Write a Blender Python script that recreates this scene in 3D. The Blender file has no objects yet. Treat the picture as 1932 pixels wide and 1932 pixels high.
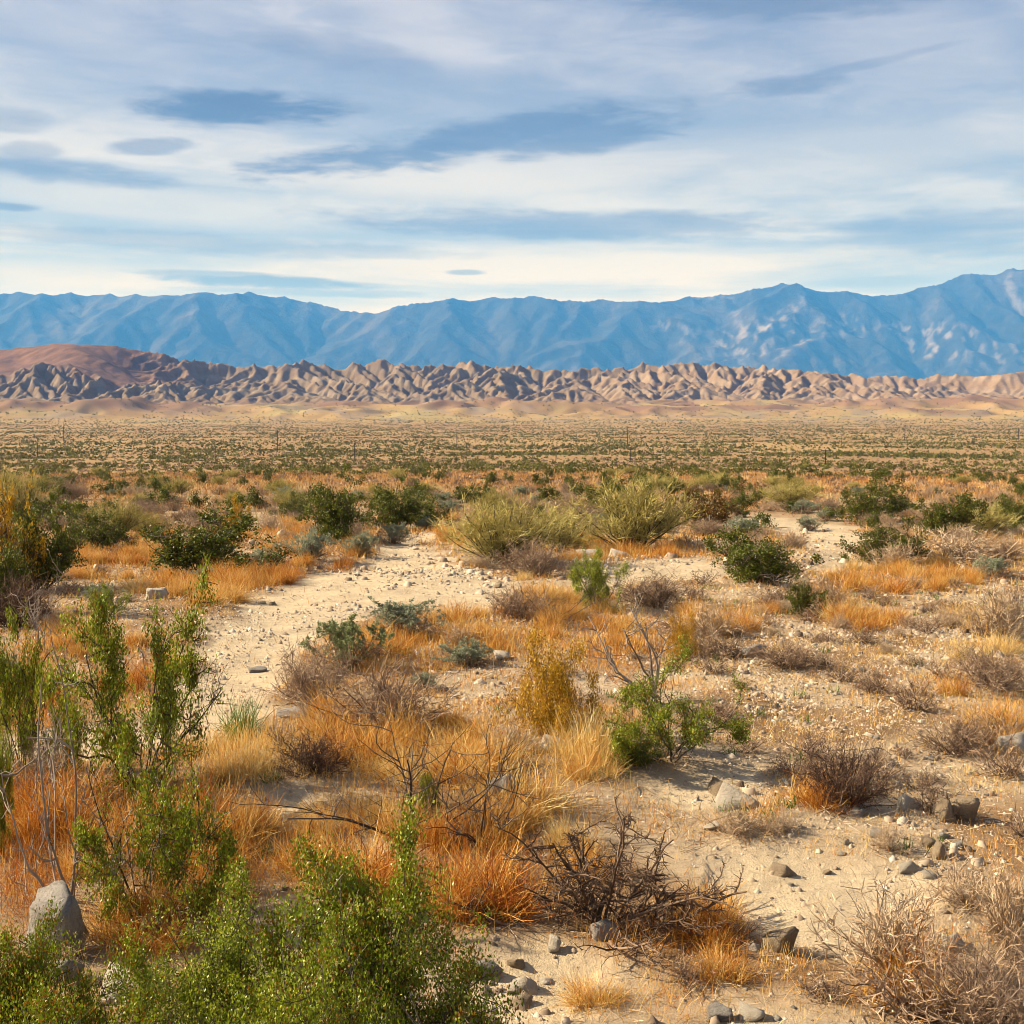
import bpy, math, heapq, random
import numpy as np

# ------------------------------------------------------------------ camera, sky, sun, exposure
SC = bpy.context.scene
COL = SC.collection
FPX = 2332.0                       # focal length in photograph-view pixels (view is 1932 px wide)
HALF = 966.0
HORIZON = 795.0
PITCH = math.atan((HORIZON - HALF) / FPX) * -1.0      # looking slightly down
CAMZ = 4.5
SUN_EL = 31.0
SUN_AZ = (-0.985, 0.17)             # horizontal direction towards the sun (left, a little ahead)

cam_d = bpy.data.cameras.new('camera')
cam = bpy.data.objects.new('camera', cam_d)
COL.objects.link(cam)
cam.location = (0, 0, CAMZ)
cam.rotation_euler = (math.pi / 2 - PITCH, 0, 0)
cam_d.sensor_width = 36.0
cam_d.lens = FPX / 1932.0 * 36.0
cam_d.clip_start = 0.1
cam_d.clip_end = 80000.0
SC.camera = cam

SC.view_settings.view_transform = 'Standard'
SC.view_settings.look = 'None'
SC.view_settings.exposure = 1.45
SC.view_settings.gamma = 1.0
SC.view_settings.use_curve_mapping = False
SC.render.engine = 'CYCLES'
cy = SC.cycles
cy.max_bounces = 6
cy.diffuse_bounces = 2
cy.glossy_bounces = 1
cy.transmission_bounces = 2
cy.transparent_max_bounces = 4
cy.volume_bounces = 0
cy.use_denoising = True
cy.denoiser = 'OPENIMAGEDENOISE'
cy.denoising_input_passes = 'RGB_ALBEDO_NORMAL'
cy.denoising_prefilter = 'ACCURATE'
cy.sample_clamp_indirect = 6.0
cy.filter_width = 0.9
cy.use_adaptive_sampling = True
cy.adaptive_threshold = 0.01

sun_d = bpy.data.lights.new('sun', 'SUN')
sun = bpy.data.objects.new('sun', sun_d)
COL.objects.link(sun)
sun_d.energy = 5.0
sun_d.angle = math.radians(0.55)
sun_d.color = (1.0, 0.90, 0.74)
_n = math.hypot(*SUN_AZ)
sdir = np.array([SUN_AZ[0] / _n * math.cos(math.radians(SUN_EL)), SUN_AZ[1] / _n * math.cos(math.radians(SUN_EL)), math.sin(math.radians(SUN_EL))])
from mathutils import Vector
sun.rotation_euler = Vector((-sdir[0], -sdir[1], -sdir[2])).to_track_quat('-Z', 'Y').to_euler()
sun.location = (-30, 0, 60)


def ray(u, v):
    """direction of a photograph-view pixel, scaled so that dy is the depth"""
    xc = (np.asarray(u, float) - HALF) / FPX
    yc = (HALF - np.asarray(v, float)) / FPX
    cp, sp = math.cos(PITCH), math.sin(PITCH)
    return xc, cp + yc * sp, -sp + yc * cp


def project(x, y, z):
    cp, sp = math.cos(PITCH), math.sin(PITCH)
    dz = z - CAMZ
    depth = np.maximum(y * cp - dz * sp, 1e-3)
    up = y * sp + dz * cp
    return HALF + FPX * x / depth, HALF - FPX * up / depth


def make_world():
    w = bpy.data.worlds.new('World')
    SC.world = w
    w.use_nodes = True
    w.cycles.sampling_method = 'MANUAL'
    w.cycles.sample_map_resolution = 256
    nt = w.node_tree
    N, L = nt.nodes, nt.links
    for n in list(N):
        N.remove(n)
    out = N.new('ShaderNodeOutputWorld')
    bg = N.new('ShaderNodeBackground')
    bg.inputs['Strength'].default_value = 0.1
    L.new(bg.outputs[0], out.inputs[0])
    sky = N.new('ShaderNodeTexSky')
    sky.sky_type = 'NISHITA'
    sky.sun_disc = False
    sky.sun_elevation = math.radians(SUN_EL)
    sky.sun_rotation = math.atan2(sdir[0], sdir[1])
    sky.altitude = 100
    sky.air_density = 1.0
    sky.dust_density = 1.5
    tc = N.new('ShaderNodeTexCoord')
    sep = N.new('ShaderNodeSeparateXYZ')
    L.new(tc.outputs['Generated'], sep.inputs[0])

    def val(x):
        if isinstance(x, (int, float)):
            n = N.new('ShaderNodeValue'); n.outputs[0].default_value = x
            return n.outputs[0]
        return x

    def m(op, a, b=None, c=None, clamp=False):
        n = N.new('ShaderNodeMath'); n.operation = op; n.use_clamp = clamp
        for i, q in enumerate((a, b, c)):
            if q is None:
                continue
            if isinstance(q, (int, float)):
                n.inputs[i].default_value = q
            else:
                L.new(q, n.inputs[i])
        return n.outputs[0]

    def sstep(x, lo, hi):
        n = N.new('ShaderNodeMapRange'); n.interpolation_type = 'SMOOTHSTEP'
        L.new(x, n.inputs[0])
        n.inputs[1].default_value = lo; n.inputs[2].default_value = hi
        n.inputs[3].default_value = 0; n.inputs[4].default_value = 1
        return n.outputs[0]

    def comb(x, y, z=0.0):
        n = N.new('ShaderNodeCombineXYZ')
        for i, q in enumerate((x, y, z)):
            if isinstance(q, (int, float)):
                n.inputs[i].default_value = q
            else:
                L.new(q, n.inputs[i])
        return n.outputs[0]

    def noise(vec, scale, detail=4, rough=0.55, dist=0.0):
        n = N.new('ShaderNodeTexNoise'); n.noise_dimensions = '3D'
        L.new(vec, n.inputs['Vector'])
        n.inputs['Scale'].default_value = scale
        n.inputs['Detail'].default_value = detail
        n.inputs['Roughness'].default_value = rough
        n.inputs['Distortion'].default_value = dist
        return n.outputs['Fac']

    def mix(f, a, b):
        n = N.new('ShaderNodeMix'); n.data_type = 'RGBA'
        if isinstance(f, (int, float)):
            n.inputs[0].default_value = f
        else:
            L.new(f, n.inputs[0])
        for i, q in ((6, a), (7, b)):
            if isinstance(q, tuple):
                n.inputs[i].default_value = (*q, 1)
            else:
                L.new(q, n.inputs[i])
        return n.outputs[2]

    X, Y, Z = sep.outputs
    Zc = m('MAXIMUM', Z, 0.0)
    el = m('ADD', Zc, 0.0)
    # layer projected on a cloud deck overhead
    zz = m('ADD', Zc, 0.055)
    px = m('DIVIDE', X, zz)
    py = m('DIVIDE', Y, zz)
    # deck coordinates rotated so that streaks sweep diagonally
    a = math.radians(-26)
    dx = m('ADD', m('MULTIPLY', px, math.cos(a)), m('MULTIPLY', py, -math.sin(a)))
    dy = m('ADD', m('MULTIPLY', px, math.sin(a)), m('MULTIPLY', py, math.cos(a)))
    deck = comb(m('MULTIPLY', dx, 0.26), m('MULTIPLY', dy, 1.05), 3.1)
    n1 = noise(deck, 0.62, 6, 0.52, 0.55)
    n2 = noise(comb(m('MULTIPLY', dx, 0.35), m('MULTIPLY', dy, 1.7), 9.0), 0.9, 5, 0.5, 0.3)
    # flat layered bands near the horizon in azimuth / elevation
    az = m('ARCTAN2', X, Y)
    band = comb(m('MULTIPLY', az, 2.2), m('MULTIPLY', el, 26.0), 1.7)
    n3 = noise(band, 1.0, 6, 0.58, 0.35)
    fine = noise(comb(m('MULTIPLY', az, 14.0), m('MULTIPLY', el, 52.0), 4.0), 1.0, 6, 0.62, 0.6)
    low = sstep(el, 0.24, 0.10)
    nn = m('ADD', m('MULTIPLY', n3, low), m('MULTIPLY', m('ADD', m('MULTIPLY', n1, 0.62), m('MULTIPLY', n2, 0.38)), m('SUBTRACT', 1.0, low)))
    nn = m('ADD', nn, m('MULTIPLY', m('SUBTRACT', fine, 0.5), 0.22))
    bright = sstep(nn, 0.41, 0.65)
    S = 3.05
    hi_d = tuple(S * c for c in (0.31, 0.335, 0.47)); hi_l = tuple(S * c for c in (0.84, 0.81, 0.88))
    lo_d = tuple(S * c for c in (0.42, 0.45, 0.53)); lo_l = tuple(S * c for c in (1.02, 0.94, 0.84))
    ho_d = tuple(S * c for c in (0.60, 0.58, 0.56)); ho_l = tuple(S * c for c in (1.16, 0.96, 0.68))
    up = sstep(el, 0.14, 0.30)
    hz = sstep(el, 0.155, 0.10)
    c_d = mix(hz, mix(up, lo_d, hi_d), ho_d)
    c_l = mix(hz, mix(up, lo_l, hi_l), ho_l)
    cloud = mix(bright, c_d, c_l)
    # clear blue shows thinly through the veil
    skyc = sky.outputs[0]
    veil = mix(m('ADD', 0.86, m('MULTIPLY', bright, 0.12)), skyc, cloud)
    # darker separate clouds: (u, v, ru, rv, tilt slope, strength)
    warp = noise(comb(m('MULTIPLY', az, 9.0), m('MULTIPLY', el, 34.0), 7.7), 1.0, 6, 0.62, 0.5)
    wisp = noise(comb(m('MULTIPLY', az, 26.0), m('MULTIPLY', el, 120.0), 2.2), 1.0, 5, 0.6, 0.4)
    spots = [
        (455, 205, 240, 42, -0.03, 0.95), (900, 262, 450, 46, -0.15, 0.80), (760, 292, 330, 30, -0.11, 0.85),
        (1090, 262, 260, 36, -0.12, 0.75),
        (1478, 163, 130, 20, -0.02, 0.6), (1480, 6, 320, 34, 0.06, 0.62), (160, 330, 220, 26, 0.05, 0.6),
        (290, 277, 95, 17, -0.08, 0.55), (60, 285, 60, 18, -0.05, 0.4), (640, 98, 200, 34, 0.1, 0.25),
        (10, 222, 110, 26, 0.0, 0.35), (520, 533, 260, 15, 0.02, 0.85), (400, 518, 190, 9, 0.01, 0.6),
        (880, 514, 42, 6, 0.0, 0.6), (20, 390, 60, 9, 0.0, 0.6), (1050, 425, 560, 34, 0.02, 0.55),
        (1800, 445, 300, 50, 0.04, 0.45), (300, 455, 420, 24, 0.03, 0.42), (1650, 532, 160, 12, 0.0, 0.3),
        (600, 552, 300, 10, 0.01, 0.5), (1640, 120, 170, 10, -0.14, 0.3), (640, 470, 300, 16, 0.03, 0.35),
    ]
    tot = None
    for (u, v, ru, rv, tilt, st) in spots:
        xr, yr, zr = (float(q) for q in ray(u, v))
        nl = math.sqrt(xr * xr + yr * yr + zr * zr)
        a0, e0 = math.atan2(xr, yr), zr / nl
        da = m('SUBTRACT', az, a0)
        de = m('SUBTRACT', m('SUBTRACT', el, e0), m('MULTIPLY', da, -tilt))
        q = m('ADD', m('POWER', m('DIVIDE', da, ru / FPX), 2.0), m('POWER', m('ABSOLUTE', m('DIVIDE', de, rv / FPX)), 2.0))
        q = m('ADD', q, m('ADD', m('MULTIPLY', m('SUBTRACT', warp, 0.5), 1.3), m('MULTIPLY', m('SUBTRACT', wisp, 0.5), 1.5)))
        g = m('MULTIPLY', sstep(q, 1.0, 0.1), st)
        tot = g if tot is None else m('MAXIMUM', tot, g)
    dk = mix(hz, tuple(S * c for c in (0.12, 0.165, 0.29)), tuple(S * c for c in (0.30, 0.38, 0.42)))
    dk = mix(m('MULTIPLY', warp, 0.5), dk, tuple(S * c for c in (0.26, 0.36, 0.55)))
    # pale areas seen between the bands
    pal = None
    for (u, v, ru, rv, tilt, st) in [(1000, 330, 520, 50, -0.03, 0.75), (300, 385, 360, 34, 0.06, 0.5), (150, 60, 300, 40, 0.15, 0.35),
                                     (800, 60, 170, 70, 0.35, 0.45), (1750, 90, 200, 70, 0.2, 0.3), (950, 510, 560, 26, 0.0, 0.6), (120, 520, 300, 26, 0.0, 0.5),
                                     (1500, 300, 420, 60, -0.03, 0.35)]:
        xr, yr, zr = (float(q) for q in ray(u, v))
        nl = math.sqrt(xr * xr + yr * yr + zr * zr)
        a0, e0 = math.atan2(xr, yr), zr / nl
        da = m('SUBTRACT', az, a0)
        de = m('SUBTRACT', m('SUBTRACT', el, e0), m('MULTIPLY', da, -tilt))
        q = m('ADD', m('POWER', m('DIVIDE', da, ru / FPX), 2.0), m('POWER', m('ABSOLUTE', m('DIVIDE', de, rv / FPX)), 2.0))
        q = m('ADD', q, m('MULTIPLY', m('SUBTRACT', n3, 0.5), 3.0))
        g = m('MULTIPLY', sstep(q, 1.2, 0.0), st)
        pal = g if pal is None else m('MAXIMUM', pal, g)
    veil = mix(pal, veil, c_l)
    final = mix(tot, veil, dk)
    L.new(final, bg.inputs['Color'])


make_world()

# ------------------------------------------------------------------ numeric helpers
RNG = np.random.default_rng(20240611)


def _hash(ix, iy, s):
    h = (ix.astype(np.int64) * 374761393 + iy.astype(np.int64) * 668265263 + s * 1274126177) & 0x7fffffff
    h = ((h ^ (h >> 13)) * 1274126177) & 0x7fffffff
    return (h ^ (h >> 16)) & 0xffff


def perlin(x, y, s=0):
    x = np.asarray(x, float); y = np.asarray(y, float)
    ix = np.floor(x); iy = np.floor(y)
    fx = x - ix; fy = y - iy
    r = 0.0
    ux = fx * fx * fx * (fx * (fx * 6 - 15) + 10)
    uy = fy * fy * fy * (fy * (fy * 6 - 15) + 10)
    g = []
    for (ox, oy) in ((0, 0), (1, 0), (0, 1), (1, 1)):
        a = _hash(ix + ox, iy + oy, s) * (2 * math.pi / 65536.0)
        g.append(np.cos(a) * (fx - ox) + np.sin(a) * (fy - oy))
    return ((g[0] * (1 - ux) + g[1] * ux) * (1 - uy) + (g[2] * (1 - ux) + g[3] * ux) * uy) * 1.5


def fbm(x, y, s=0, o=4, lac=2.0, gain=0.5):
    r = 0.0; a = 1.0
    for i in range(o):
        r = r + a * perlin(x, y, s + 17 * i)
        x = x * lac + 3.1; y = y * lac + 1.7; a *= gain
    return r


def smooth(x, a, b):
    t = np.clip((x - a) / (b - a), 0, 1)
    return t * t * (3 - 2 * t)


def blur(a, r, axis):
    k = np.exp(-0.5 * (np.arange(-3 * r, 3 * r + 1) / max(r, 1e-6)) ** 2); k /= k.sum()
    p = np.pad(a, [(3 * r, 3 * r) if i == axis else (0, 0) for i in range(a.ndim)], mode='edge')
    out = np.zeros_like(a)
    for i, w in enumerate(k):
        sl = [slice(None)] * a.ndim
        sl[axis] = slice(i, i + a.shape[axis])
        out += w * p[tuple(sl)]
    return out


def inpoly(px, py, poly):
    px = np.asarray(px, float); py = np.asarray(py, float)
    c = np.zeros(np.broadcast(px, py).shape, bool)
    n = len(poly)
    for i in range(n):
        x1, y1 = poly[i]; x2, y2 = poly[(i + 1) % n]
        if y1 == y2:
            continue
        c ^= ((y1 > py) != (y2 > py)) & (px < (x2 - x1) * (py - y1) / (y2 - y1) + x1)
    return c


# ------------------------------------------------------------------ mesh helpers
def new_mesh(name, verts, quads=None, tris=None, mats=(), attrs=None, cols=None, smooth_shade=False):
    me = bpy.data.meshes.new(name)
    verts = np.asarray(verts, np.float32)
    nq = 0 if quads is None else len(quads)
    nt_ = 0 if tris is None else len(tris)
    me.vertices.add(len(verts)); me.vertices.foreach_set('co', verts.ravel())
    loops = []
    if nq: loops.append(np.asarray(quads, np.int32).ravel())
    if nt_: loops.append(np.asarray(tris, np.int32).ravel())
    li = np.concatenate(loops)
    me.loops.add(len(li)); me.loops.foreach_set('vertex_index', li)
    me.polygons.add(nq + nt_)
    st = np.concatenate([np.arange(nq) * 4, nq * 4 + np.arange(nt_) * 3]).astype(np.int32)
    me.polygons.foreach_set('loop_start', st)
    if smooth_shade:
        me.polygons.foreach_set('use_smooth', np.ones(nq + nt_, bool))
    for k, a in (attrs or {}).items():
        at = me.attributes.new(k, 'FLOAT', 'POINT')
        at.data.foreach_set('value', np.asarray(a, np.float32))
    for k, a in (cols or {}).items():
        at = me.attributes.new(k, 'FLOAT_COLOR', 'POINT')
        c = np.ones((len(verts), 4), np.float32); c[:, :3] = a
        at.data.foreach_set('color', c.ravel())
    for mt in mats:
        me.materials.append(mt)
    me.update(calc_edges=True)
    return me


class Geo:
    """collects vertex / face arrays with a tint value per vertex"""
    def __init__(s):
        s.v, s.q, s.t, s.a, s.n = [], [], [], [], 0

    def add(s, v, q=None, t=None, tint=0.5):
        v = np.asarray(v, float).reshape(-1, 3)
        if q is not None and len(q): s.q.append(np.asarray(q) + s.n)
        if t is not None and len(t): s.t.append(np.asarray(t) + s.n)
        s.v.append(v)
        s.a.append(np.broadcast_to(np.asarray(tint, float), (len(v),)).copy())
        s.n += len(v)

    def tubes(s, P, R, tint=0.5, sides=3):
        """P (B,N,3) centre lines, R (B,N) radii"""
        P = np.asarray(P, float); B, N, _ = P.shape
        if B == 0: return
        T = np.gradient(P, axis=1)
        T /= np.linalg.norm(T, axis=2, keepdims=True) + 1e-9
        ref = np.where(np.abs(T[..., 2:3]) > 0.9, np.array([1.0, 0, 0]), np.array([0, 0, 1.0]))
        U = np.cross(T, ref); U /= np.linalg.norm(U, axis=2, keepdims=True) + 1e-9
        W = np.cross(T, U)
        ang = np.arange(sides) * 2 * math.pi / sides
        V = P[:, :, None, :] + R[:, :, None, None] * (np.cos(ang)[None, None, :, None] * U[:, :, None, :] + np.sin(ang)[None, None, :, None] * W[:, :, None, :])
        idx = np.arange(B * N * sides).reshape(B, N, sides)
        a = idx[:, :-1, :]; b = np.roll(idx, -1, axis=2)[:, :-1, :]
        c = np.roll(idx, -1, axis=2)[:, 1:, :]; d = idx[:, 1:, :]
        q = np.stack([a, b, c, d], -1).reshape(-1, 4)
        tt = np.broadcast_to(np.asarray(tint, float).reshape(-1, 1, 1) if np.ndim(tint) else np.full((1, 1, 1), tint), (B, N, sides))
        s.add(V.reshape(-1, 3), q=q, tint=tt.reshape(-1))

    def ribbons(s, P, Wd, tint=0.5, rng=RNG, side=None):
        P = np.asarray(P, float); B, N, _ = P.shape
        if B == 0: return
        T = P[:, -1] - P[:, 0]
        T /= np.linalg.norm(T, axis=1, keepdims=True) + 1e-9
        r = rng.normal(size=(B, 3)) if side is None else side
        S_ = np.cross(T, r); S_ /= np.linalg.norm(S_, axis=1, keepdims=True) + 1e-9
        Wd = np.broadcast_to(np.asarray(Wd, float), (B, N))
        V = np.stack([P - S_[:, None, :] * Wd[..., None] / 2, P + S_[:, None, :] * Wd[..., None] / 2], 2)
        idx = np.arange(B * N * 2).reshape(B, N, 2)
        q = np.stack([idx[:, :-1, 0], idx[:, :-1, 1], idx[:, 1:, 1], idx[:, 1:, 0]], -1).reshape(-1, 4)
        tt = np.broadcast_to(np.asarray(tint, float).reshape(-1, 1, 1) if np.ndim(tint) else np.full((1, 1, 1), tint), (B, N, 2))
        s.add(V.reshape(-1, 3), q=q, tint=tt.reshape(-1))

    def leaves(s, C, D, Ln, Wd, tint=0.5, rng=RNG):
        """diamond leaves at C pointing along D"""
        C = np.asarray(C, float); M = len(C)
        if M == 0: return
        D = D / (np.linalg.norm(D, axis=1, keepdims=True) + 1e-9)
        S_ = np.cross(D, rng.normal(size=(M, 3))); S_ /= np.linalg.norm(S_, axis=1, keepdims=True) + 1e-9
        Ln = np.broadcast_to(np.asarray(Ln, float), (M,))[:, None]; Wd = np.broadcast_to(np.asarray(Wd, float), (M,))[:, None]
        mid = C + D * Ln * 0.45
        V = np.stack([C, mid - S_ * Wd / 2, C + D * Ln, mid + S_ * Wd / 2], 1)
        q = np.arange(M * 4).reshape(M, 4)
        tt = np.repeat(np.broadcast_to(np.asarray(tint, float), (M,)), 4)
        s.add(V.reshape(-1, 3), q=q, tint=tt)

    def chips(s, C, D, Ln, Wd, tint=0.5, rng=RNG):
        """three-cornered leaf sprays at C pointing along D"""
        C = np.asarray(C, float); M_ = len(C)
        D = D / (np.linalg.norm(D, axis=1, keepdims=True) + 1e-9)
        S_ = np.cross(D, rng.normal(size=(M_, 3))); S_ /= np.linalg.norm(S_, axis=1, keepdims=True) + 1e-9
        V = np.stack([C - S_ * Wd[:, None] / 2, C + S_ * Wd[:, None] / 2, C + D * Ln[:, None]], 1)
        s.add(V.reshape(-1, 3), t=np.arange(M_ * 3).reshape(M_, 3), tint=np.repeat(tint, 3))

    def mesh(s, name, mat, smooth_shade=False):
        v = np.concatenate(s.v)
        return new_mesh(name, v, np.concatenate(s.q) if s.q else None, np.concatenate(s.t) if s.t else None,
                        (mat,), {'tint': np.concatenate(s.a)}, smooth_shade=smooth_shade)


# ------------------------------------------------------------------ materials
def nodes_of(mat):
    mat.use_nodes = True
    nt = mat.node_tree
    for n in list(nt.nodes):
        nt.nodes.remove(n)
    return nt, nt.nodes, nt.links


ALB = 0.58


def ramp_node(N, stops):
    r = N.new('ShaderNodeValToRGB')
    e = r.color_ramp.elements
    while len(e) < len(stops):
        e.new(0.5)
    for i, (p, c) in enumerate(stops):
        e[i].position = p
        e[i].color = (*(q * ALB for q in c), 1)
    return r


def plant_mat(name, stops, rough=0.7, spec=0.2, trans=0.25, jitter=0.12):
    m = bpy.data.materials.new(name)
    nt, N, L = nodes_of(m)
    out = N.new('ShaderNodeOutputMaterial')
    at = N.new('ShaderNodeAttribute'); at.attribute_name = 'tint'
    oi = N.new('ShaderNodeObjectInfo')
    ma = N.new('ShaderNodeMath'); ma.operation = 'MULTIPLY_ADD'
    L.new(oi.outputs['Random'], ma.inputs[0]); ma.inputs[1].default_value = 2 * jitter; ma.inputs[2].default_value = -jitter
    ad = N.new('ShaderNodeMath'); ad.operation = 'ADD'; ad.use_clamp = True
    L.new(at.outputs['Fac'], ad.inputs[0]); L.new(ma.outputs[0], ad.inputs[1])
    rp = ramp_node(N, stops)
    L.new(ad.outputs[0], rp.inputs[0])
    b = N.new('ShaderNodeBsdfPrincipled')
    b.inputs['Roughness'].default_value = rough
    b.inputs['Specular IOR Level'].default_value = spec
    L.new(rp.outputs[0], b.inputs['Base Color'])
    if trans > 0:
        t = N.new('ShaderNodeBsdfTranslucent')
        L.new(rp.outputs[0], t.inputs[0])
        mx = N.new('ShaderNodeMixShader'); mx.inputs[0].default_value = trans
        L.new(b.outputs[0], mx.inputs[1]); L.new(t.outputs[0], mx.inputs[2])
        L.new(mx.outputs[0], out.inputs[0])
    else:
        L.new(b.outputs[0], out.inputs[0])
    return m


M = {}
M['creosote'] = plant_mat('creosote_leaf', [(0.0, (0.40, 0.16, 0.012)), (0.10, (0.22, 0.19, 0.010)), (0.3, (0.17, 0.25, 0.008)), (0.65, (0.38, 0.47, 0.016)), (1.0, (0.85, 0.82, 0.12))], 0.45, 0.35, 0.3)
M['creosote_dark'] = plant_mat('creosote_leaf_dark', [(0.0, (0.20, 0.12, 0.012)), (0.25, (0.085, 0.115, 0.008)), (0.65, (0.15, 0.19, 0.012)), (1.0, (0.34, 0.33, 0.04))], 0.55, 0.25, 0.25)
M['scrub'] = plant_mat('far_scrub_leaf', [(0.0, (0.22, 0.13, 0.03)), (0.3, (0.13, 0.125, 0.028)), (0.65, (0.20, 0.20, 0.035)), (1.0, (0.42, 0.36, 0.10))], 0.7, 0.15, 0.2)
M['golden'] = plant_mat('creosote_leaf_golden', [(0.0, (0.40, 0.16, 0.01)), (0.4, (0.68, 0.36, 0.014)), (0.75, (0.90, 0.56, 0.025)), (1.0, (0.66, 0.56, 0.05))], 0.55, 0.3, 0.25)
M['rusty'] = plant_mat('creosote_leaf_rusty', [(0.0, (0.20, 0.08, 0.01)), (0.4, (0.26, 0.14, 0.015)), (0.75, (0.17, 0.16, 0.016)), (1.0, (0.26, 0.25, 0.03))], 0.55, 0.3, 0.2)
M['bark'] = plant_mat('shrub_bark', [(0.0, (0.05, 0.035, 0.025)), (0.5, (0.14, 0.10, 0.075)), (1.0, (0.40, 0.34, 0.28))], 0.85, 0.15, 0.0)
M['bark_dead'] = plant_mat('charred_dead_wood', [(0.0, (0.07, 0.038, 0.022)), (0.5, (0.20, 0.125, 0.08)), (1.0, (0.48, 0.34, 0.24))], 0.9, 0.1, 0.0)
M['bark_white'] = plant_mat('bleached_dead_wood', [(0.0, (0.22, 0.16, 0.12)), (0.5, (0.42, 0.34, 0.28)), (1.0, (0.66, 0.58, 0.50))], 0.8, 0.2, 0.0)
M['bursage'] = plant_mat('bursage_leaf', [(0.0, (0.27, 0.26, 0.15)), (0.5, (0.40, 0.44, 0.28)), (1.0, (0.60, 0.66, 0.46))], 0.8, 0.15, 0.2)
M['bursage_green'] = plant_mat('bursage_leaf_green', [(0.0, (0.22, 0.20, 0.09)), (0.5, (0.28, 0.34, 0.14)), (1.0, (0.46, 0.52, 0.25))], 0.8, 0.15, 0.2)
M['sprout'] = plant_mat('fresh_green_leaf', [(0.0, (0.08, 0.16, 0.02)), (0.5, (0.16, 0.28, 0.03)), (1.0, (0.30, 0.38, 0.08))], 0.6, 0.3, 0.3)
M['twig'] = plant_mat('dry_twig', [(0.0, (0.13, 0.08, 0.05)), (0.45, (0.36, 0.235, 0.155)), (0.8, (0.54, 0.37, 0.245)), (1.0, (0.70, 0.52, 0.36))], 0.85, 0.1, 0.05)
M['twig_dark'] = plant_mat('dry_twig_dark', [(0.0, (0.07, 0.04, 0.028)), (0.5, (0.17, 0.10, 0.07)), (1.0, (0.34, 0.22, 0.15))], 0.85, 0.1, 0.05)
M['twig_pale'] = plant_mat('dry_twig_pale', [(0.0, (0.44, 0.26, 0.13)), (0.5, (0.66, 0.47, 0.29)), (1.0, (0.84, 0.68, 0.50))], 0.85, 0.1, 0.05)
M['broom'] = plant_mat('broom_twig', [(0.0, (0.28, 0.18, 0.05)), (0.3, (0.40, 0.33, 0.08)), (0.65, (0.58, 0.49, 0.13)), (1.0, (0.84, 0.70, 0.26))], 0.8, 0.15, 0.15)
M['grass'] = plant_mat('dry_grass', [(0.0, (0.46, 0.115, 0.014)), (0.22, (0.74, 0.25, 0.026)), (0.45, (0.94, 0.46, 0.07)), (0.7, (1.05, 0.68, 0.19)), (1.0, (1.10, 0.88, 0.44))], 0.65, 0.2, 0.28)
M['grass_far'] = plant_mat('dry_grass_far', [(0.0, (0.44, 0.15, 0.04)), (0.3, (0.70, 0.31, 0.075)), (0.6, (0.82, 0.50, 0.19)), (1.0, (0.90, 0.70, 0.40))], 0.75, 0.1, 0.15)


def rock_mat(name, c1, c2, spot=(0.06, 0.05, 0.045)):
    m = bpy.data.materials.new(name)
    nt, N, L = nodes_of(m)
    out = N.new('ShaderNodeOutputMaterial')
    b = N.new('ShaderNodeBsdfPrincipled'); b.inputs['Roughness'].default_value = 0.85; b.inputs['Specular IOR Level'].default_value = 0.2
    tc = N.new('ShaderNodeTexCoord')
    oi = N.new('ShaderNodeObjectInfo')
    ad = N.new('ShaderNodeVectorMath'); ad.operation = 'ADD'
    L.new(tc.outputs['Object'], ad.inputs[0]); L.new(oi.outputs['Random'], ad.inputs[1])
    n1 = N.new('ShaderNodeTexNoise'); n1.inputs['Scale'].default_value = 2.3; n1.inputs['Detail'].default_value = 8; n1.inputs['Roughness'].default_value = 0.65
    n2 = N.new('ShaderNodeTexNoise'); n2.inputs['Scale'].default_value = 17; n2.inputs['Detail'].default_value = 5; n2.inputs['Roughness'].default_value = 0.7
    L.new(ad.outputs[0], n1.inputs['Vector']); L.new(ad.outputs[0], n2.inputs['Vector'])
    r1 = ramp_node(N, [(0.3, c1), (0.68, c2)])
    L.new(n1.outputs['Fac'], r1.inputs[0])
    r2 = ramp_node(N, [(0.36, (1.7, 1.7, 1.7)), (0.5, (0, 0, 0))])
    L.new(n2.outputs['Fac'], r2.inputs[0])
    f = N.new('ShaderNodeMath'); f.operation = 'MULTIPLY'; f.inputs[1].default_value = 0.3
    L.new(r2.outputs[0], f.inputs[0])
    mx = N.new('ShaderNodeMix'); mx.data_type = 'RGBA'
    L.new(f.outputs[0], mx.inputs[0]); L.new(r1.outputs[0], mx.inputs[6]); mx.inputs[7].default_value = (*spot, 1)
    hs = N.new('ShaderNodeHueSaturation')
    vr = N.new('ShaderNodeMath'); vr.operation = 'MULTIPLY_ADD'; vr.inputs[1].default_value = 0.5; vr.inputs[2].default_value = 0.75
    L.new(oi.outputs['Random'], vr.inputs[0]); L.new(vr.outputs[0], hs.inputs['Value'])
    L.new(mx.outputs[2], hs.inputs['Color'])
    L.new(hs.outputs[0], b.inputs['Base Color'])
    bp = N.new('ShaderNodeBump'); bp.inputs['Strength'].default_value = 0.9; bp.inputs['Distance'].default_value = 0.12
    L.new(n2.outputs['Fac'], bp.inputs['Height']); L.new(bp.outputs[0], b.inputs['Normal'])
    L.new(b.outputs[0], out.inputs[0])
    return m


M['rock_grey'] = rock_mat('granite_grey', (0.52, 0.46, 0.40), (0.86, 0.78, 0.69))
M['rock_pale'] = rock_mat('granite_pale', (0.78, 0.66, 0.51), (1.12, 1.0, 0.83), (0.4, 0.3, 0.2))
M['rock_tan'] = rock_mat('granite_tan', (0.50, 0.36, 0.23), (0.84, 0.65, 0.44), (0.2, 0.13, 0.08))


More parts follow.
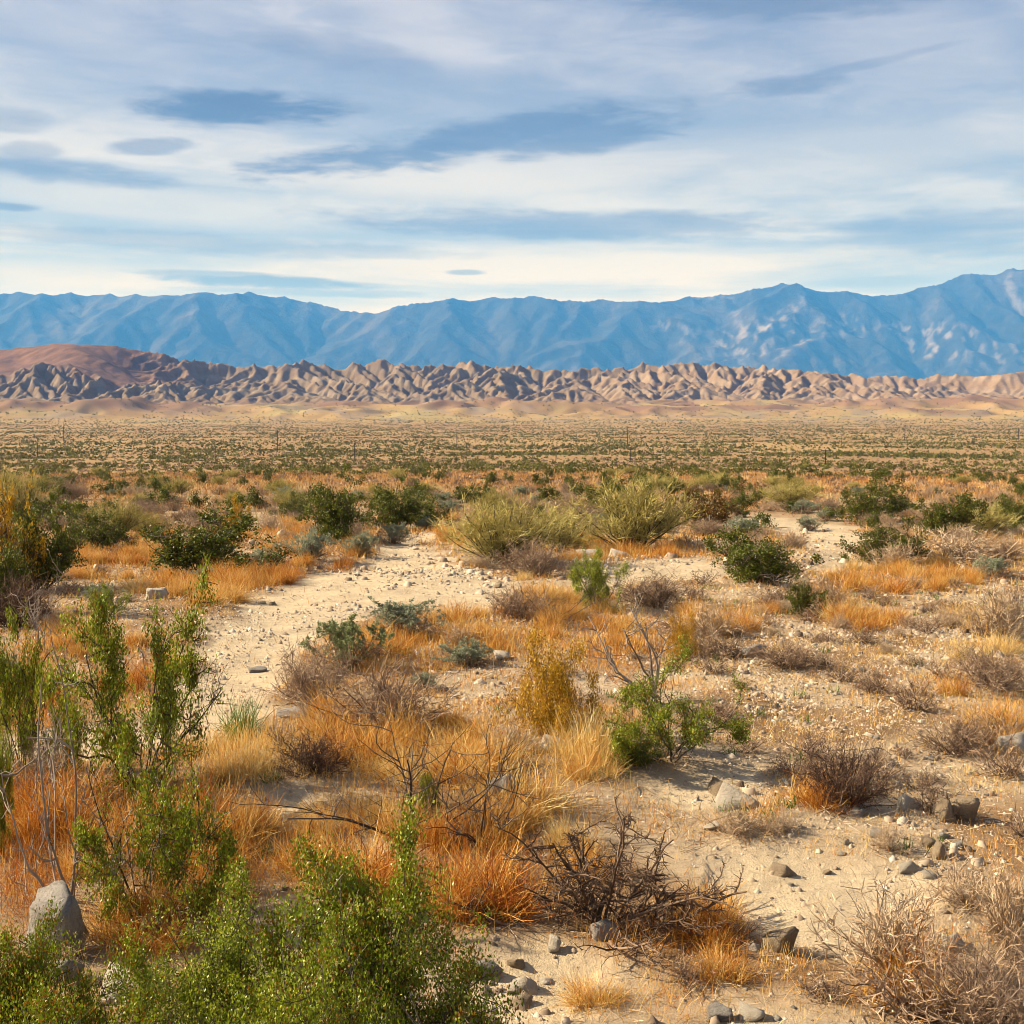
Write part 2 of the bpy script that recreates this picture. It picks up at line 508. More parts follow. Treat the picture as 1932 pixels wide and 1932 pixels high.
def gravel_mat():
    m = bpy.data.materials.new('gravel')
    nt, N, L = nodes_of(m)
    out = N.new('ShaderNodeOutputMaterial')
    b = N.new('ShaderNodeBsdfPrincipled'); b.inputs['Roughness'].default_value = 0.9; b.inputs['Specular IOR Level'].default_value = 0.15
    at = N.new('ShaderNodeAttribute'); at.attribute_name = 'tint'
    r = ramp_node(N, [(0.0, (0.20, 0.14, 0.10)), (0.4, (0.50, 0.38, 0.27)), (0.75, (0.70, 0.57, 0.42)), (1.0, (0.86, 0.76, 0.62))])
    L.new(at.outputs['Fac'], r.inputs[0]); L.new(r.outputs[0], b.inputs['Base Color'])
    L.new(b.outputs[0], out.inputs[0])
    return m


M['gravel'] = gravel_mat()


def terrain_mat(name, scales, amp, bump_dist, rough=0.95, streak=None):
    """colour comes from the ground's own colour patches; noise breaks it up"""
    m = bpy.data.materials.new(name)
    nt, N, L = nodes_of(m)
    out = N.new('ShaderNodeOutputMaterial')
    b = N.new('ShaderNodeBsdfPrincipled'); b.inputs['Roughness'].default_value = rough; b.inputs['Specular IOR Level'].default_value = 0.08
    at = N.new('ShaderNodeAttribute'); at.attribute_name = 'soil'
    geo = N.new('ShaderNodeNewGeometry')
    prev = None
    for i, s in enumerate(scales):
        n = N.new('ShaderNodeTexNoise'); n.inputs['Scale'].default_value = s; n.inputs['Detail'].default_value = 6; n.inputs['Roughness'].default_value = 0.66
        L.new(geo.outputs['Position'], n.inputs['Vector'])
        if prev is None:
            prev = n.outputs['Fac']
        else:
            a = N.new('ShaderNodeMath'); a.operation = 'ADD'
            L.new(prev, a.inputs[0]); L.new(n.outputs['Fac'], a.inputs[1]); prev = a.outputs[0]
    k = len(scales)
    mr = N.new('ShaderNodeMapRange'); L.new(prev, mr.inputs[0])
    mr.inputs[1].default_value = 0.34 * k; mr.inputs[2].default_value = 0.66 * k
    mr.inputs[3].default_value = ALB * (1 - amp); mr.inputs[4].default_value = ALB * (1 + amp)
    vm = N.new('ShaderNodeVectorMath'); vm.operation = 'SCALE'
    L.new(at.outputs['Color'], vm.inputs[0]); L.new(mr.outputs[0], vm.inputs['Scale'])
    L.new(vm.outputs[0], b.inputs['Base Color'])
    bp = N.new('ShaderNodeBump'); bp.inputs['Strength'].default_value = 0.7; bp.inputs['Distance'].default_value = bump_dist
    L.new(prev, bp.inputs['Height']); L.new(bp.outputs[0], b.inputs['Normal'])
    L.new(b.outputs[0], out.inputs[0])
    return m


M['ground'] = terrain_mat('desert_soil', (1.1, 9.0, 45.0), 0.40, 0.05)
M['badland'] = terrain_mat('badland_earth', (0.02, 0.11, 0.4), 0.25, 1.2)
M['mountain'] = terrain_mat('mountain_rock', (0.0016, 0.008), 0.55, 40.0)


def simple_mat(name, c, rough=0.8):
    m = bpy.data.materials.new(name)
    nt, N, L = nodes_of(m)
    out = N.new('ShaderNodeOutputMaterial')
    b = N.new('ShaderNodeBsdfPrincipled'); b.inputs['Roughness'].default_value = rough
    n = N.new('ShaderNodeTexNoise'); n.inputs['Scale'].default_value = 3.0
    geo = N.new('ShaderNodeNewGeometry'); L.new(geo.outputs['Position'], n.inputs['Vector'])
    r = ramp_node(N, [(0.3, tuple(x * 0.7 for x in c)), (0.7, tuple(x * 1.2 for x in c))])
    L.new(n.outputs['Fac'], r.inputs[0]); L.new(r.outputs[0], b.inputs['Base Color'])
    L.new(b.outputs[0], out.inputs[0])
    return m


M['pole'] = simple_mat('weathered_pole_wood', (0.055, 0.04, 0.032))

# ------------------------------------------------------------------ the lie of the land
PD = np.array([0, 6, 30, 60, 100, 200, 350, 500, 700, 900, 1300, 1700, 2100, 2400, 2650, 2900, 3150, 3600, 60000.])
PZ = np.array([0, 0, 0, -0.7, -1.7, -4.2, -8.0, -11.2, -12.7, -13.0, -11.5, -9.0, -4.6, 0.0, 12.0, 29., 48., 54., 54.])
_td = np.exp(np.linspace(0, math.log(60000), 4000))
_tz = np.interp(_td, PD, PZ)
_tz = blur(_tz, 30, 0)

WASH = [
    [(330, 1420), (372, 1200), (430, 1140), (560, 1090), (640, 1075), (735, 1045), (790, 1020), (835, 1040), (850, 1075), (950, 1095), (1040, 1105), (1130, 1075), (1200, 1060), (1350, 1055), (1365, 1092), (1240, 1088), (1180, 1105), (985, 1120), (930, 1160), (800, 1150), (700, 1165), (600, 1210), (530, 1260), (520, 1320), (600, 1345), (480, 1360), (400, 1420)],
    [(1380, 985), (1440, 968), (1560, 985), (1625, 1000), (1618, 1060), (1560, 1085), (1520, 1080), (1545, 1040), (1500, 1010)],
    [(1180, 1475), (1400, 1440), (1460, 1480), (1330, 1530), (1200, 1520)],
    [(1330, 1600), (1480, 1570), (1620, 1610), (1770, 1640), (1720, 1750), (1560, 1790), (1430, 1740), (1350, 1670)],
    [(880, 1800), (1010, 1760), (1130, 1790), (1090, 1880), (960, 1932), (890, 1932)],
    [(470, 1520), (560, 1505), (620, 1530), (560, 1590), (480, 1580)],
    [(700, 1040), (760, 1040), (830, 1010), (800, 1000)],
    [(0, 1400), (150, 1390), (200, 1370), (340, 1370), (380, 1420), (0, 1460)],
]


def wash_at(x, y):
    """1 on bare sandy ground, 0 elsewhere (soft, broken edge)"""
    d = np.hypot(x, y)
    jx = fbm(x * 0.9, y * 0.9, 5, 3) * 0.45 + fbm(x * 0.22, y * 0.22, 11, 2) * 0.5
    jy = fbm(x * 0.9, y * 0.9, 31, 3) * 0.45 + fbm(x * 0.22, y * 0.22, 41, 2) * 0.6
    sc = np.clip(d / 30.0, 0.35, 1.6)
    r = 0.0
    for ox, oy in ((0, 0), (0.35, 0), (-0.35, 0), (0, 0.6), (0, -0.6)):
        xx = x + jx * sc + ox * sc; yy = np.maximum(y + jy * sc * 1.3 + oy * sc, 0.5)
        u, v = project(xx, yy, np.interp(np.hypot(xx, yy), _td, _tz))
        w = np.zeros(np.shape(u), bool)
        for p in WASH:
            w |= inpoly(u, v, p)
        r = r + w * 0.2
    return np.where((y > 4) & (d < 130), r, 0.0)


def ground_z(x, y, wash=None):
    x = np.asarray(x, float); y = np.asarray(y, float)
    d = np.hypot(x, y)
    z = np.interp(d, _td, _tz)
    near = smooth(d, 220, 60)
    z = z + near * (fbm(x * 0.16, y * 0.16, 3, 2) * 0.16 + fbm(x * 0.8, y * 0.8, 7, 2) * 0.045)
    if wash is None:
        wash = wash_at(x, y)
    z = z - 0.07 * wash
    z = z + smooth(d, 120, 700) * smooth(d, 2600, 1200) * fbm(x / 160.0, y / 160.0, 21, 2) * 0.9
    # foothills in front of the badlands
    fh = smooth(d, 2350, 2750) * smooth(d, 4200, 3300)
    r1 = 1 - np.abs(perlin(x / 170.0, y / 240.0, 51)) * 2.0
    r2 = 1 - np.abs(perlin(x / 60.0, y / 90.0, 52)) * 2.0
    z = z + fh * (13.0 * r1 * smooth(fbm(x / 500., y / 500., 61, 2), -0.2, 0.4) + 5.0 * r2)
    a = x / np.maximum(y, 1.0)
    for (u, w, dd, dw, h) in MOUNDS:
        z = z + h * np.exp(-(((a - (u - HALF) / FPX) / (w / FPX)) ** 2) ** 1.5) * np.exp(-(((d - dd) / dw) ** 2)) * (0.75 + 0.5 * perlin(x / 70., y / 120., 71))
    return z


# low red mounds at the badlands' foot: view column, half width, distance, depth, height
MOUNDS = [(30, 150, 2750, 130, 21), (300, 130, 2800, 140, 25), (180, 90, 2720, 90, 15), (640, 60, 2900, 90, 13), (1000, 160, 2980, 150, 22),
          (840, 60, 2830, 80, 13), (1240, 120, 2800, 120, 12), (1420, 90, 2850, 110, 13), (1650, 110, 3000, 130, 19), (1850, 130, 3020, 140, 22), (1760, 90, 2700, 60, 12)]


def hit(u, v):
    """where a pixel's ray meets the ground"""
    rx, ry, rz = ray(u, v)
    t = np.exp(np.linspace(math.log(4.0), math.log(3300.0), 2600))
    x = rx * t; y = ry * t; z = CAMZ + rz * t
    g = np.interp(np.hypot(x, y), _td, _tz)
    g = g + smooth(np.hypot(x, y), 220, 60) * (fbm(x * 0.16, y * 0.16, 3, 2) * 0.16)
    k = int(np.argmax(z <= g))
    if z[k] > g[k]:
        k = len(t) - 1
    return float(x[k]), float(y[k])


def tag(o, label=None, cat=None, group=None, kind=None):
    if label: o['label'] = label
    if cat: o['category'] = cat
    if group: o['group'] = group
    if kind: o['kind'] = kind
    return o


def link(name, me, loc=(0, 0, 0), rz=0.0, sc=(1, 1, 1), parent=None):
    o = bpy.data.objects.new(name, me)
    COL.objects.link(o)
    o.location = loc
    o.rotation_euler = (0, 0, rz)
    o.scale = sc
    if parent is not None:
        o.parent = parent
    return o


# ------------------------------------------------------------------ ground sheet
def build_ground():
    rows = np.concatenate([
        np.exp(np.linspace(math.log(1.2), math.log(7.0), 14, endpoint=False)),
        np.exp(np.linspace(math.log(7.0), math.log(60.0), 210, endpoint=False)),
        np.exp(np.linspace(math.log(60.0), math.log(1500.0), 80, endpoint=False)),
        np.linspace(1500, 2350, 16, endpoint=False),
        np.linspace(2350, 3300, 76, endpoint=False),
        np.exp(np.linspace(math.log(3300.0), math.log(26000.0), 14))])
    fine = np.linspace(-0.56, 0.56, 400)
    rest = np.linspace(0.56, 2 * math.pi - 0.56, 62)[1:-1]
    ang = np.concatenate([fine, rest])
    R, A = np.meshgrid(rows, ang, indexing='ij')
    x = R * np.sin(A); y = R * np.cos(A)
    w = wash_at(x, y)
    z = ground_z(x, y, w)
    nr, na = R.shape
    idx = np.arange(nr * na).reshape(nr, na)
    nx = np.roll(idx, -1, axis=1)
    q = np.stack([idx[:-1], nx[:-1], nx[1:], idx[1:]], -1).reshape(-1, 4)[:, ::-1]
    v = np.stack([x, y, z], -1).reshape(-1, 3)
    c0 = len(v)
    v = np.vstack([v, [[0, 0, 0.0]]])
    t = np.stack([np.full(na, c0), idx[0], nx[0]], -1)[:, ::-1]
    # colour patches
    X, Y = x.ravel(), y.ravel()
    D = np.hypot(X, Y)
    W = w.ravel()
    sand = np.array([0.74, 0.585, 0.385])
    dirt = np.array([0.62, 0.475, 0.31])
    duff = np.array([0.37, 0.225, 0.115])
    tan = np.array([0.40, 0.25, 0.115])
    ochre = np.array([0.52, 0.345, 0.145])
    lime = np.array([0.46, 0.40, 0.16])
    red = np.array([0.30, 0.175, 0.105])
    grey = np.array([0.33, 0.26, 0.20])
    n1 = fbm(X * 0.35, Y * 0.35, 81, 4)
    g = smooth(n1, -0.35, 0.45)[:, None]
    c = dirt * (1 - g) + duff * g
    gz = zone_density(X, Y)
    k = smooth(gz, 0.35, 0.9)[:, None]
    c = c * (1 - 0.75 * k) + duff * 0.75 * k
    c = c * (1 - W[:, None]) + sand * W[:, None]
    f = smooth(D, 55, 140)[:, None]
    n2 = fbm(X / 45., Y / 60., 91, 4); n3 = fbm(X / 260., Y / 420., 95, 3)
    p = smooth(n2, -0.4, 0.5)[:, None]
    far = tan * (1 - p) + (tan * 0.62 + ochre * 0.38) * p
    o = (smooth(n3, 0.1, 0.5) * smooth(D, 250, 600))[:, None]
    far = far * (1 - 0.6 * o) + ochre * 0.6 * o
    c = c * (1 - f) + far * f
    ff = smooth(D, 2200, 2500)[:, None]
    n4 = fbm(X / 140., Y / 200., 101, 4)
    foot = ochre * 0.92 + 0 * c
    l = smooth(n4, 0.0, 0.5)[:, None]
    foot = foot * (1 - 0.55 * l) + lime * 0.55 * l
    l2 = smooth(fbm(X / 90., Y / 120., 111, 4), 0.05, 0.35)[:, None]
    foot = foot * (1 - 0.6 * l2) + grey * 0.6 * l2
    c = c * (1 - ff) + foot * ff
    a = X / np.maximum(Y, 1.0)
    mm = 0.0
    for (u, wd, dd, dw, h) in MOUNDS:
        mm = np.maximum(mm, np.exp(-(((a - (u - HALF) / FPX) / (wd * 1.05 / FPX)) ** 2) ** 1.5) * np.exp(-(((D - dd) / (dw * 1.15)) ** 2)))
    mm = np.clip(mm * 1.1 + 0.3 * fbm(X / 60., Y / 90., 121, 3) * mm, 0, 1) + smooth(D + 160 * fbm(X / 130., Y / 200., 127, 3), 3000, 3160) * 0.6
    mm = np.clip(mm, 0, 1)[:, None]
    c = c * (1 - mm) + red * mm
    c = np.vstack([c, dirt[None]])
    me = new_mesh('ground', v, q, t, (M['ground'],), cols={'soil': c}, smooth_shade=True)
    tag(link('ground', me), 'sandy desert floor of dirt and dry wash', 'ground', kind='structure')


# places where dry grass stands thick: view u, v, half width, half height, weight, straw (0 rust .. 1 straw)
ZONES = [
    (470, 1445, 120, 50, 1.1, .72), (620, 1420, 90, 40, .8, .55), (780, 1435, 190, 60, 1.1, .55), (440, 1600, 120, 90, 1.0, .55), (600, 1560, 150, 60, .75, .55),
    (890, 1640, 130, 70, 1.4, .28), (960, 1540, 100, 45, .8, .55), (1110, 1440, 110, 50, 1.1, .7), (1280, 1760, 150, 50, 1.0, .32),
    (1440, 1560, 70, 40, .8, .5), (400, 1105, 170, 32, 1.2, .42), (530, 1088, 45, 32, 1.2, .2), (740, 1225, 90, 45, .9, .42), (880, 1205, 120, 45, .9, .55),
    (1030, 1155, 110, 45, 1.1, .42), (1190, 1185, 100, 38, 1.1, .45), (1350, 1170, 120, 32, .9, .5), (1640, 1175, 80, 28, .9, .38),
    (1580, 1110, 60, 20, .9, .45), (690, 1045, 48, 22, 1.1, .45), (635, 1080, 32, 18, 1.1, .2), (1200, 1042, 150, 16, 1.0, .45), (1250, 1045, 60, 12, 1.1, .15),
    (1700, 1092, 140, 26, .9, .45), (60, 1640, 90, 120, 1.3, .18), (150, 1570, 120, 80, 1.2, .28), (330, 1600, 110, 80, 1.2, .36), (400, 1680, 130, 60, 1.2, .4), (620, 1640, 120, 60, 1.1, .45), (30, 1500, 80, 60, 1.0, .25),
    (60, 1320, 90, 60, .9, .25), (280, 1290, 80, 40, .7, .3), (130, 1215, 120, 40, .7, .4), (1890, 1400, 60, 60, .7, .4), (1850, 1185, 80, 55, .7, .75),
    (1890, 1740, 60, 80, .8, .35), (1480, 1845, 120, 50, .6, .55), (1250, 1885, 130, 45, .6, .5), (1050, 1640, 60, 70, .8, .55), (1720, 1900, 150, 40, .7, .55),
    (1550, 1490, 60, 40, .7, .4), (1790, 1300, 120, 50, .4, .5), (270, 980, 260, 50, .7, .45), (550, 1000, 200, 40, .6, .4), (880, 990, 120, 40, .8, .5), (1500, 985, 120, 30, .7, .3),
    (300, 1750, 120, 60, 1.0, .25), (1740, 1050, 160, 30, .7, .45), (240, 1060, 160, 40, .8, .4),
]


def zone_density(x, y, straw=False):
    yy = np.maximum(y, 1.0)
    u, v = project(x, yy, np.interp(np.hypot(x, yy), _td, _tz))
    u = u + 26 * fbm(x * 0.5, y * 0.5, 131, 3); v = v + 18 * fbm(x * 0.5, y * 0.5, 141, 3)
    r = np.zeros(np.shape(u)); sw = np.zeros(np.shape(u)); ws = np.zeros(np.shape(u)) + 1e-6
    for (a, b, ru, rv, w, s) in ZONES:
        g = w * np.exp(-(((u - a) / ru) ** 2 + ((v - b) / rv) ** 2))
        r = np.maximum(r, g); sw += g ** 3 * s; ws += g ** 3
    r = np.where(y > 4, r, 0.0)
    if straw:
        base = 0.5 + 0.18 * fbm(x * 0.2, y * 0.2, 151, 2)
        return r, (sw + 0.02 * base) / (ws + 0.02)
    return r


build_ground()


# ------------------------------------------------------------------ eroded hills: a drainage tree solved for height
def drainage(nx, ny, cell, seed, spacing, back_rows, k, m, smax, randomness=0.8, amin=1.0, lowf=26.0):
    rng = np.random.default_rng(seed)
    w = np.exp(rng.normal(size=(ny, nx)) * randomness)
    gx, gy = np.meshgrid(np.arange(nx), np.arange(ny))
    w *= np.exp(1.1 * fbm(gx / lowf, gy / lowf, seed, 3))
    w = w.ravel().tolist()
    n = nx * ny
    dist = [1e18] * n
    par = [-1] * n
    pd = [0.0] * n
    heap = []
    i = spacing // 3
    while i < nx:
        dist[i] = 0.0; heap.append((0.0, i))
        i += int(spacing * rng.uniform(0.45, 1.6)) + 1
    i = spacing // 2
    while i < nx:
        j = (ny - 1) * nx + i
        dist[j] = back_rows; heap.append((back_rows, j))
        i += int(spacing * rng.uniform(0.45, 1.6)) + 1
    heapq.heapify(heap)
    done = bytearray(n)
    order = []
    nb = [(-1, 0, 1.0), (1, 0, 1.0), (0, -1, 1.0), (0, 1, 1.0), (-1, -1, 1.414), (1, -1, 1.414), (-1, 1, 1.414), (1, 1, 1.414)]
    pop, push = heapq.heappop, heapq.heappush
    while heap:
        d, i = pop(heap)
        if done[i]:
            continue
        done[i] = 1
        order.append(i)
        yi, xi = divmod(i, nx)
        for ox, oy, l in nb:
            x2 = xi + ox; y2 = yi + oy
            if 0 <= x2 < nx and 0 <= y2 < ny:
                j = y2 * nx + x2
                if not done[j]:
                    nd = d + l * w[j]
                    if nd < dist[j]:
                        dist[j] = nd; par[j] = i; pd[j] = l
                        push(heap, (nd, j))
    area = [1.0] * n
    for i in reversed(order):
        p = par[i]
        if p >= 0:
            area[p] += area[i]
    z = [0.0] * n
    for i in order:
        p = par[i]
        if p >= 0:
            s = k * max(area[i], amin) ** (-m)
            z[i] = z[p] + pd[i] * cell * (s if s < smax else smax)
    z = np.array(z).reshape(ny, nx)
    area = np.array(area).reshape(ny, nx)
    for _ in range(14):
        p = np.pad(z, 1, constant_values=1e9)
        for (ox, oy, l) in nb:
            z = np.minimum(z, p[1 + oy:1 + oy + ny, 1 + ox:1 + ox + nx] + cell * smax * l)
    return z, area


def evolve(z, cell, U, iters, s1, m, smax):
    """river erosion against uplift: channels cut down, slopes stay at their angle of repose"""
    ny, nx = z.shape
    n = nx * ny
    nb = [(-1, 0, 1.0), (1, 0, 1.0), (0, -1, 1.0), (0, 1, 1.0), (-1, -1, 1.4142), (1, -1, 1.4142), (-1, 1, 1.4142), (1, 1, 1.4142)]
    ids = np.arange(n).reshape(ny, nx)
    inner = np.ones((ny, nx), bool); inner[0] = False; inner[-1] = False
    kf = float(U.max()) / (s1 * cell)
    for it in range(iters):
        z = z + U * inner
        p = np.pad(z, 1, constant_values=1e9)
        best = np.zeros((ny, nx)); rec = ids.copy(); dl = np.ones((ny, nx))
        for (ox, oy, l) in nb:
            sl = (z - p[1 + oy:1 + oy + ny, 1 + ox:1 + ox + nx]) / l
            k = sl > best
            best = np.where(k, sl, best)
            rec = np.where(k, ids + oy * nx + ox, rec); dl = np.where(k, l, dl)
        rec = np.where(inner, rec, ids)
        order = np.argsort(z.ravel(), kind='stable')
        r = rec.ravel().tolist()
        A = [1.0] * n
        ol = order.tolist()
        for i in reversed(ol):
            j = r[i]
            if j != i:
                A[j] += A[i]
        F = (kf * np.array(A) ** m / dl.ravel()).tolist()
        zl = z.ravel().tolist()
        for i in ol:
            j = r[i]
            if j != i:
                zj = zl[j]
                if zl[i] > zj:
                    f = F[i]
                    zl[i] = (zl[i] + f * zj) / (1.0 + f)
        z = np.array(zl).reshape(ny, nx)
        for _ in range(4):
            p = np.pad(z, 1, constant_values=1e9)
            for (ox, oy, l) in nb:
                z = np.minimum(z, p[1 + oy:1 + oy + ny, 1 + ox:1 + ox + nx] + cell * smax * l)
    return z


def skyline_fit(x, y, h, z0, sky_pts, soft=2, power=1.0):
    """scale heights so that the crest follows the observed skyline; h above base z0"""
    su = np.array([p[0] for p in sky_pts], float); sv = np.array([p[1] for p in sky_pts], float)
    rx, ry, rz = ray(su, sv)
    sa = rx / ry; se = rz / ry
    a = x / y
    bins = np.linspace(a.min(), a.max(), 420)
    bi = np.clip(((a - bins[0]) / (bins[-1] - bins[0]) * 419).astype(int), 0, 419)
    need = np.interp(bins, sa, se)
    # largest scale that keeps every cell under the skyline, found per direction
    want = (need[bi] * y + CAMZ - z0) / np.maximum(h, 1.0)
    f = np.full(420, 1e9)
    np.minimum.at(f, bi.ravel(), np.where(h > 3.0, want, 1e9).ravel())
    ok = f < 1e8
    f = np.interp(np.arange(420), np.arange(420)[ok], f[ok])
    f = blur(f, soft, 0)
    return h * f[bi] if power == 1.0 else h * np.interp(a, bins, f)


BAD_SKY = [(-900, 690), (-500, 676), (-200, 668), (0, 662), (60, 652), (130, 649), (225, 651), (262, 663), (310, 668), (350, 680), (390, 685), (440, 690), (490, 693), (545, 683), (600, 689), (640, 693), (680, 686),
           (720, 679), (780, 690), (850, 688), (905, 681), (940, 690), (1010, 697), (1090, 697), (1150, 698), (1200, 689), (1260, 685), (1340, 687), (1440, 692), (1500, 697),
           (1560, 704), (1610, 710), (1660, 708), (1700, 713), (1760, 705), (1800, 712), (1850, 710), (1932, 700), (2300, 706), (2800, 700)]
MTN_SKY = [(-1200, 590), (-700, 575), (-300, 560), (0, 556), (30, 554), (60, 549), (100, 556), (135, 558), (165, 553), (200, 558), (250, 558), (300, 555), (350, 555), (440, 553), (500, 554), (560, 566), (620, 580), (665, 592),
           (700, 590), (760, 580), (800, 566), (840, 560), (880, 568), (930, 565), (985, 557), (1030, 561), (1090, 568), (1110, 574), (1150, 562), (1190, 570), (1240, 572), (1300, 558), (1330, 562), (1370, 556),
           (1420, 545), (1450, 536), (1490, 534), (1540, 546), (1600, 555), (1660, 556), (1720, 552), (1760, 538), (1820, 515), (1870, 517), (1900, 508), (1932, 506), (2200, 520), (2700, 540)]


def build_badlands():
    cell = 5.2
    nx, ny = 800, 236
    y0 = 3060.0
    z, area = drainage(nx, ny, cell, 5, 9, 70.0, 0.5, 0.30, 0.5, 0.6, lowf=30.0)
    gx, gy = np.meshgrid(np.arange(nx), np.arange(ny))
    x = (gx - nx / 2) * cell; y = y0 + gy * cell
    base = 38.0
    U = 9.0 * (smooth(gy + 14 * fbm(x / 300., y / 300., 2, 2), -6, 60) * smooth(gy, 262, 190) * 0.8 + 0.2) * (1 + 0.5 * fbm(x / 420., y / 420., 44, 2))
    z = evolve(z * 0.6 + np.random.default_rng(3).random(z.shape) * 2, cell, U * 1.2, 16, 2.2, 0.42, 0.9)
    wx = x + 16 * fbm(x / 90., y / 90., 13, 2)
    rill = (1 - np.abs(perlin(wx / 26., y / 70., 14)) * 2) + 0.6 * (1 - np.abs(perlin(wx / 13., y / 40., 15)) * 2)
    z = 0.72 * z + 0.28 * blur(blur(z, 10, 0), 10, 1)
    h = z + 3.4 * rill * smooth(z, 6, 40)
    a = x / y
    ucol = HALF + a * FPX
    # the rounded red hill on the left keeps a smooth skin above its gullied foot
    dome = smooth(ucol + 30 * fbm(x / 200., y / 200., 5, 2), 430, 230) * smooth(gy + 10 * fbm(x / 90., y / 90., 8, 2), 40, 66)
    hs = blur(blur(h, 12, 0), 12, 1)
    h = h * (1 - dome) + (hs * 0.93 + h * 0.07) * dome
    h = np.maximum(h, 0)
    _h0 = h.max()
    _h1 = h.copy()
    h = skyline_fit(x, y, h, base, BAD_SKY, 3)
    zz = base + h - 14.0 * smooth(gy, 5, 0)
    n1 = fbm(x / 300., y / 300., 33, 3); n2 = fbm(x / 60., y / 60., 35, 4)
    tan = np.array([0.33, 0.22, 0.13]); greyc = np.array([0.26, 0.19, 0.12]); pink = np.array([0.34, 0.23, 0.145]); red = np.array([0.31, 0.165, 0.10]); dark = np.array([0.21, 0.145, 0.105])
    rgt = smooth(ucol + 120 * n1, 700, 1500)[..., None]
    c = (greyc * 0.6 + tan * 0.4) * (1 - rgt) + pink * rgt
    s = smooth(np.sin((zz + 8 * n2 + 0.04 * x) / 7.0), -0.3, 0.9)[..., None]
    c = c * (1 - 0.28 * s) + np.array([0.46, 0.38, 0.29]) * 0.28 * s
    k = smooth(n2, 0.0, 0.6)[..., None]
    c = c * (1 - 0.4 * k) + (dark * 0.5 + tan * 0.5) * 0.4 * k
    top = (smooth(h, 100, 150) * smooth(ucol, 1100, 500))[..., None]
    c = c * (1 - 0.45 * top) + np.array([0.33, 0.215, 0.14]) * 0.45 * top
    dm = np.clip(dome * 1.2, 0, 1)[..., None]
    c = c * (1 - dm) + (red * (0.8 + 0.3 * n2[..., None])) * dm
    ft = (smooth(h + 6 * n2, 22, 6))[..., None]
    c = c * (1 - 0.7 * ft) + red * 0.7 * ft
    idx = np.arange(nx * ny).reshape(ny, nx)
    q = np.stack([idx[:-1, :-1], idx[:-1, 1:], idx[1:, 1:], idx[1:, :-1]], -1).reshape(-1, 4)
    me = new_mesh('badland_hills', np.stack([x, y, zz], -1).reshape(-1, 3), q, None, (M['badland'],), cols={'soil': c.reshape(-1, 3)})
    tag(link('badland_hills', me), 'gullied tan badland hills beyond the desert plain', 'hills', kind='structure')


def build_mountains():
    cell = 46.0
    nx, ny = 640, 130
    y0 = 16500.0
    z, area = drainage(nx, ny, cell, 21, 10, 45.0, 0.4, 0.3, 0.5, 0.6, lowf=30.0)
    gx, gy = np.meshgrid(np.arange(nx), np.arange(ny))
    x = (gx - nx / 2) * cell; y = y0 + gy * cell
    base = 30.0
    U = 150.0 * (smooth(gy + 8 * fbm(x / 3000., y / 3000., 2, 2), -4, 70) * smooth(gy, 138, 100) * 0.85 + 0.15)
    z = evolve(z * 0.6 + np.random.default_rng(4).random(z.shape) * 10, cell, U, 14, 2.4, 0.36, 0.80)
    env = 1500.0 * smooth(gy + 9 * fbm(x / 2600., y / 2600., 2, 2), -6, 92) * smooth(gy, 150, 98)
    h = 0.42 * np.maximum(z, 0) + 0.8 * env + 18 * fbm(x / 300., y / 300., 6, 3) * smooth(z, 100, 500)
    _h0 = h.max(); _h1 = h.copy()
    h = skyline_fit(x, y, h, base, MTN_SKY, 3)
    zz = base + h
    n = fbm(x / 1500., y / 1500., 9, 4)
    c = np.array([0.045, 0.043, 0.04]) * (1 - smooth(n, -0.1, 0.6)[..., None]) + np.array([0.095, 0.08, 0.065]) * smooth(n, -0.1, 0.6)[..., None]
    pale = (smooth(fbm(x / 150., y / 260., 19, 4), 0.05, 0.4) * smooth(fbm(x / 1300., y / 1300., 29, 2), -0.2, 0.3) * smooth(h, 500, 1100) * smooth(HALF + x / y * FPX, 1000, 1450))[..., None]
    c = c * (1 - pale) + np.array([0.25, 0.21, 0.18]) * pale
    idx = np.arange(nx * ny).reshape(ny, nx)
    q = np.stack([idx[:-1, :-1], idx[:-1, 1:], idx[1:, 1:], idx[1:, :-1]], -1).reshape(-1, 4)
    me = new_mesh('mountain_range', np.stack([x, y, zz], -1).reshape(-1, 3), q, None, (M['mountain'],), cols={'soil': c.reshape(-1, 3)})
    tag(link('mountain_range', me), 'distant blue mountain range under the clouds', 'mountains', kind='structure')


build_badlands()
build_mountains()


def build_haze():
    b = 26600.0
    z0, z1 = -40.0, 2700.0
    v = [(-b, -b, z0), (b, -b, z0), (b, b, z0), (-b, b, z0), (-b, -b, z1), (b, -b, z1), (b, b, z1), (-b, b, z1)]
    q = [(0, 3, 2, 1), (4, 5, 6, 7), (0, 1, 5, 4), (1, 2, 6, 5), (2, 3, 7, 6), (3, 0, 4, 7)]
    m = bpy.data.materials.new('desert_haze')
    nt, N, L = nodes_of(m)
    out = N.new('ShaderNodeOutputMaterial')
    p = N.new('ShaderNodeVolumePrincipled')
    p.inputs['Color'].default_value = (0.07, 0.34, 1.0, 1)
    p.inputs['Absorption Color'].default_value = (1, 1, 1, 1)
    p.inputs['Density'].default_value = 4.4e-5
    p.inputs['Anisotropy'].default_value = 0.0
    L.new(p.outputs[0], out.inputs['Volume'])
    me = new_mesh('haze', v, q, None, (m,))
    tag(link('haze', me), 'thin blue haze filling the desert valley', 'haze', kind='stuff')


build_haze()
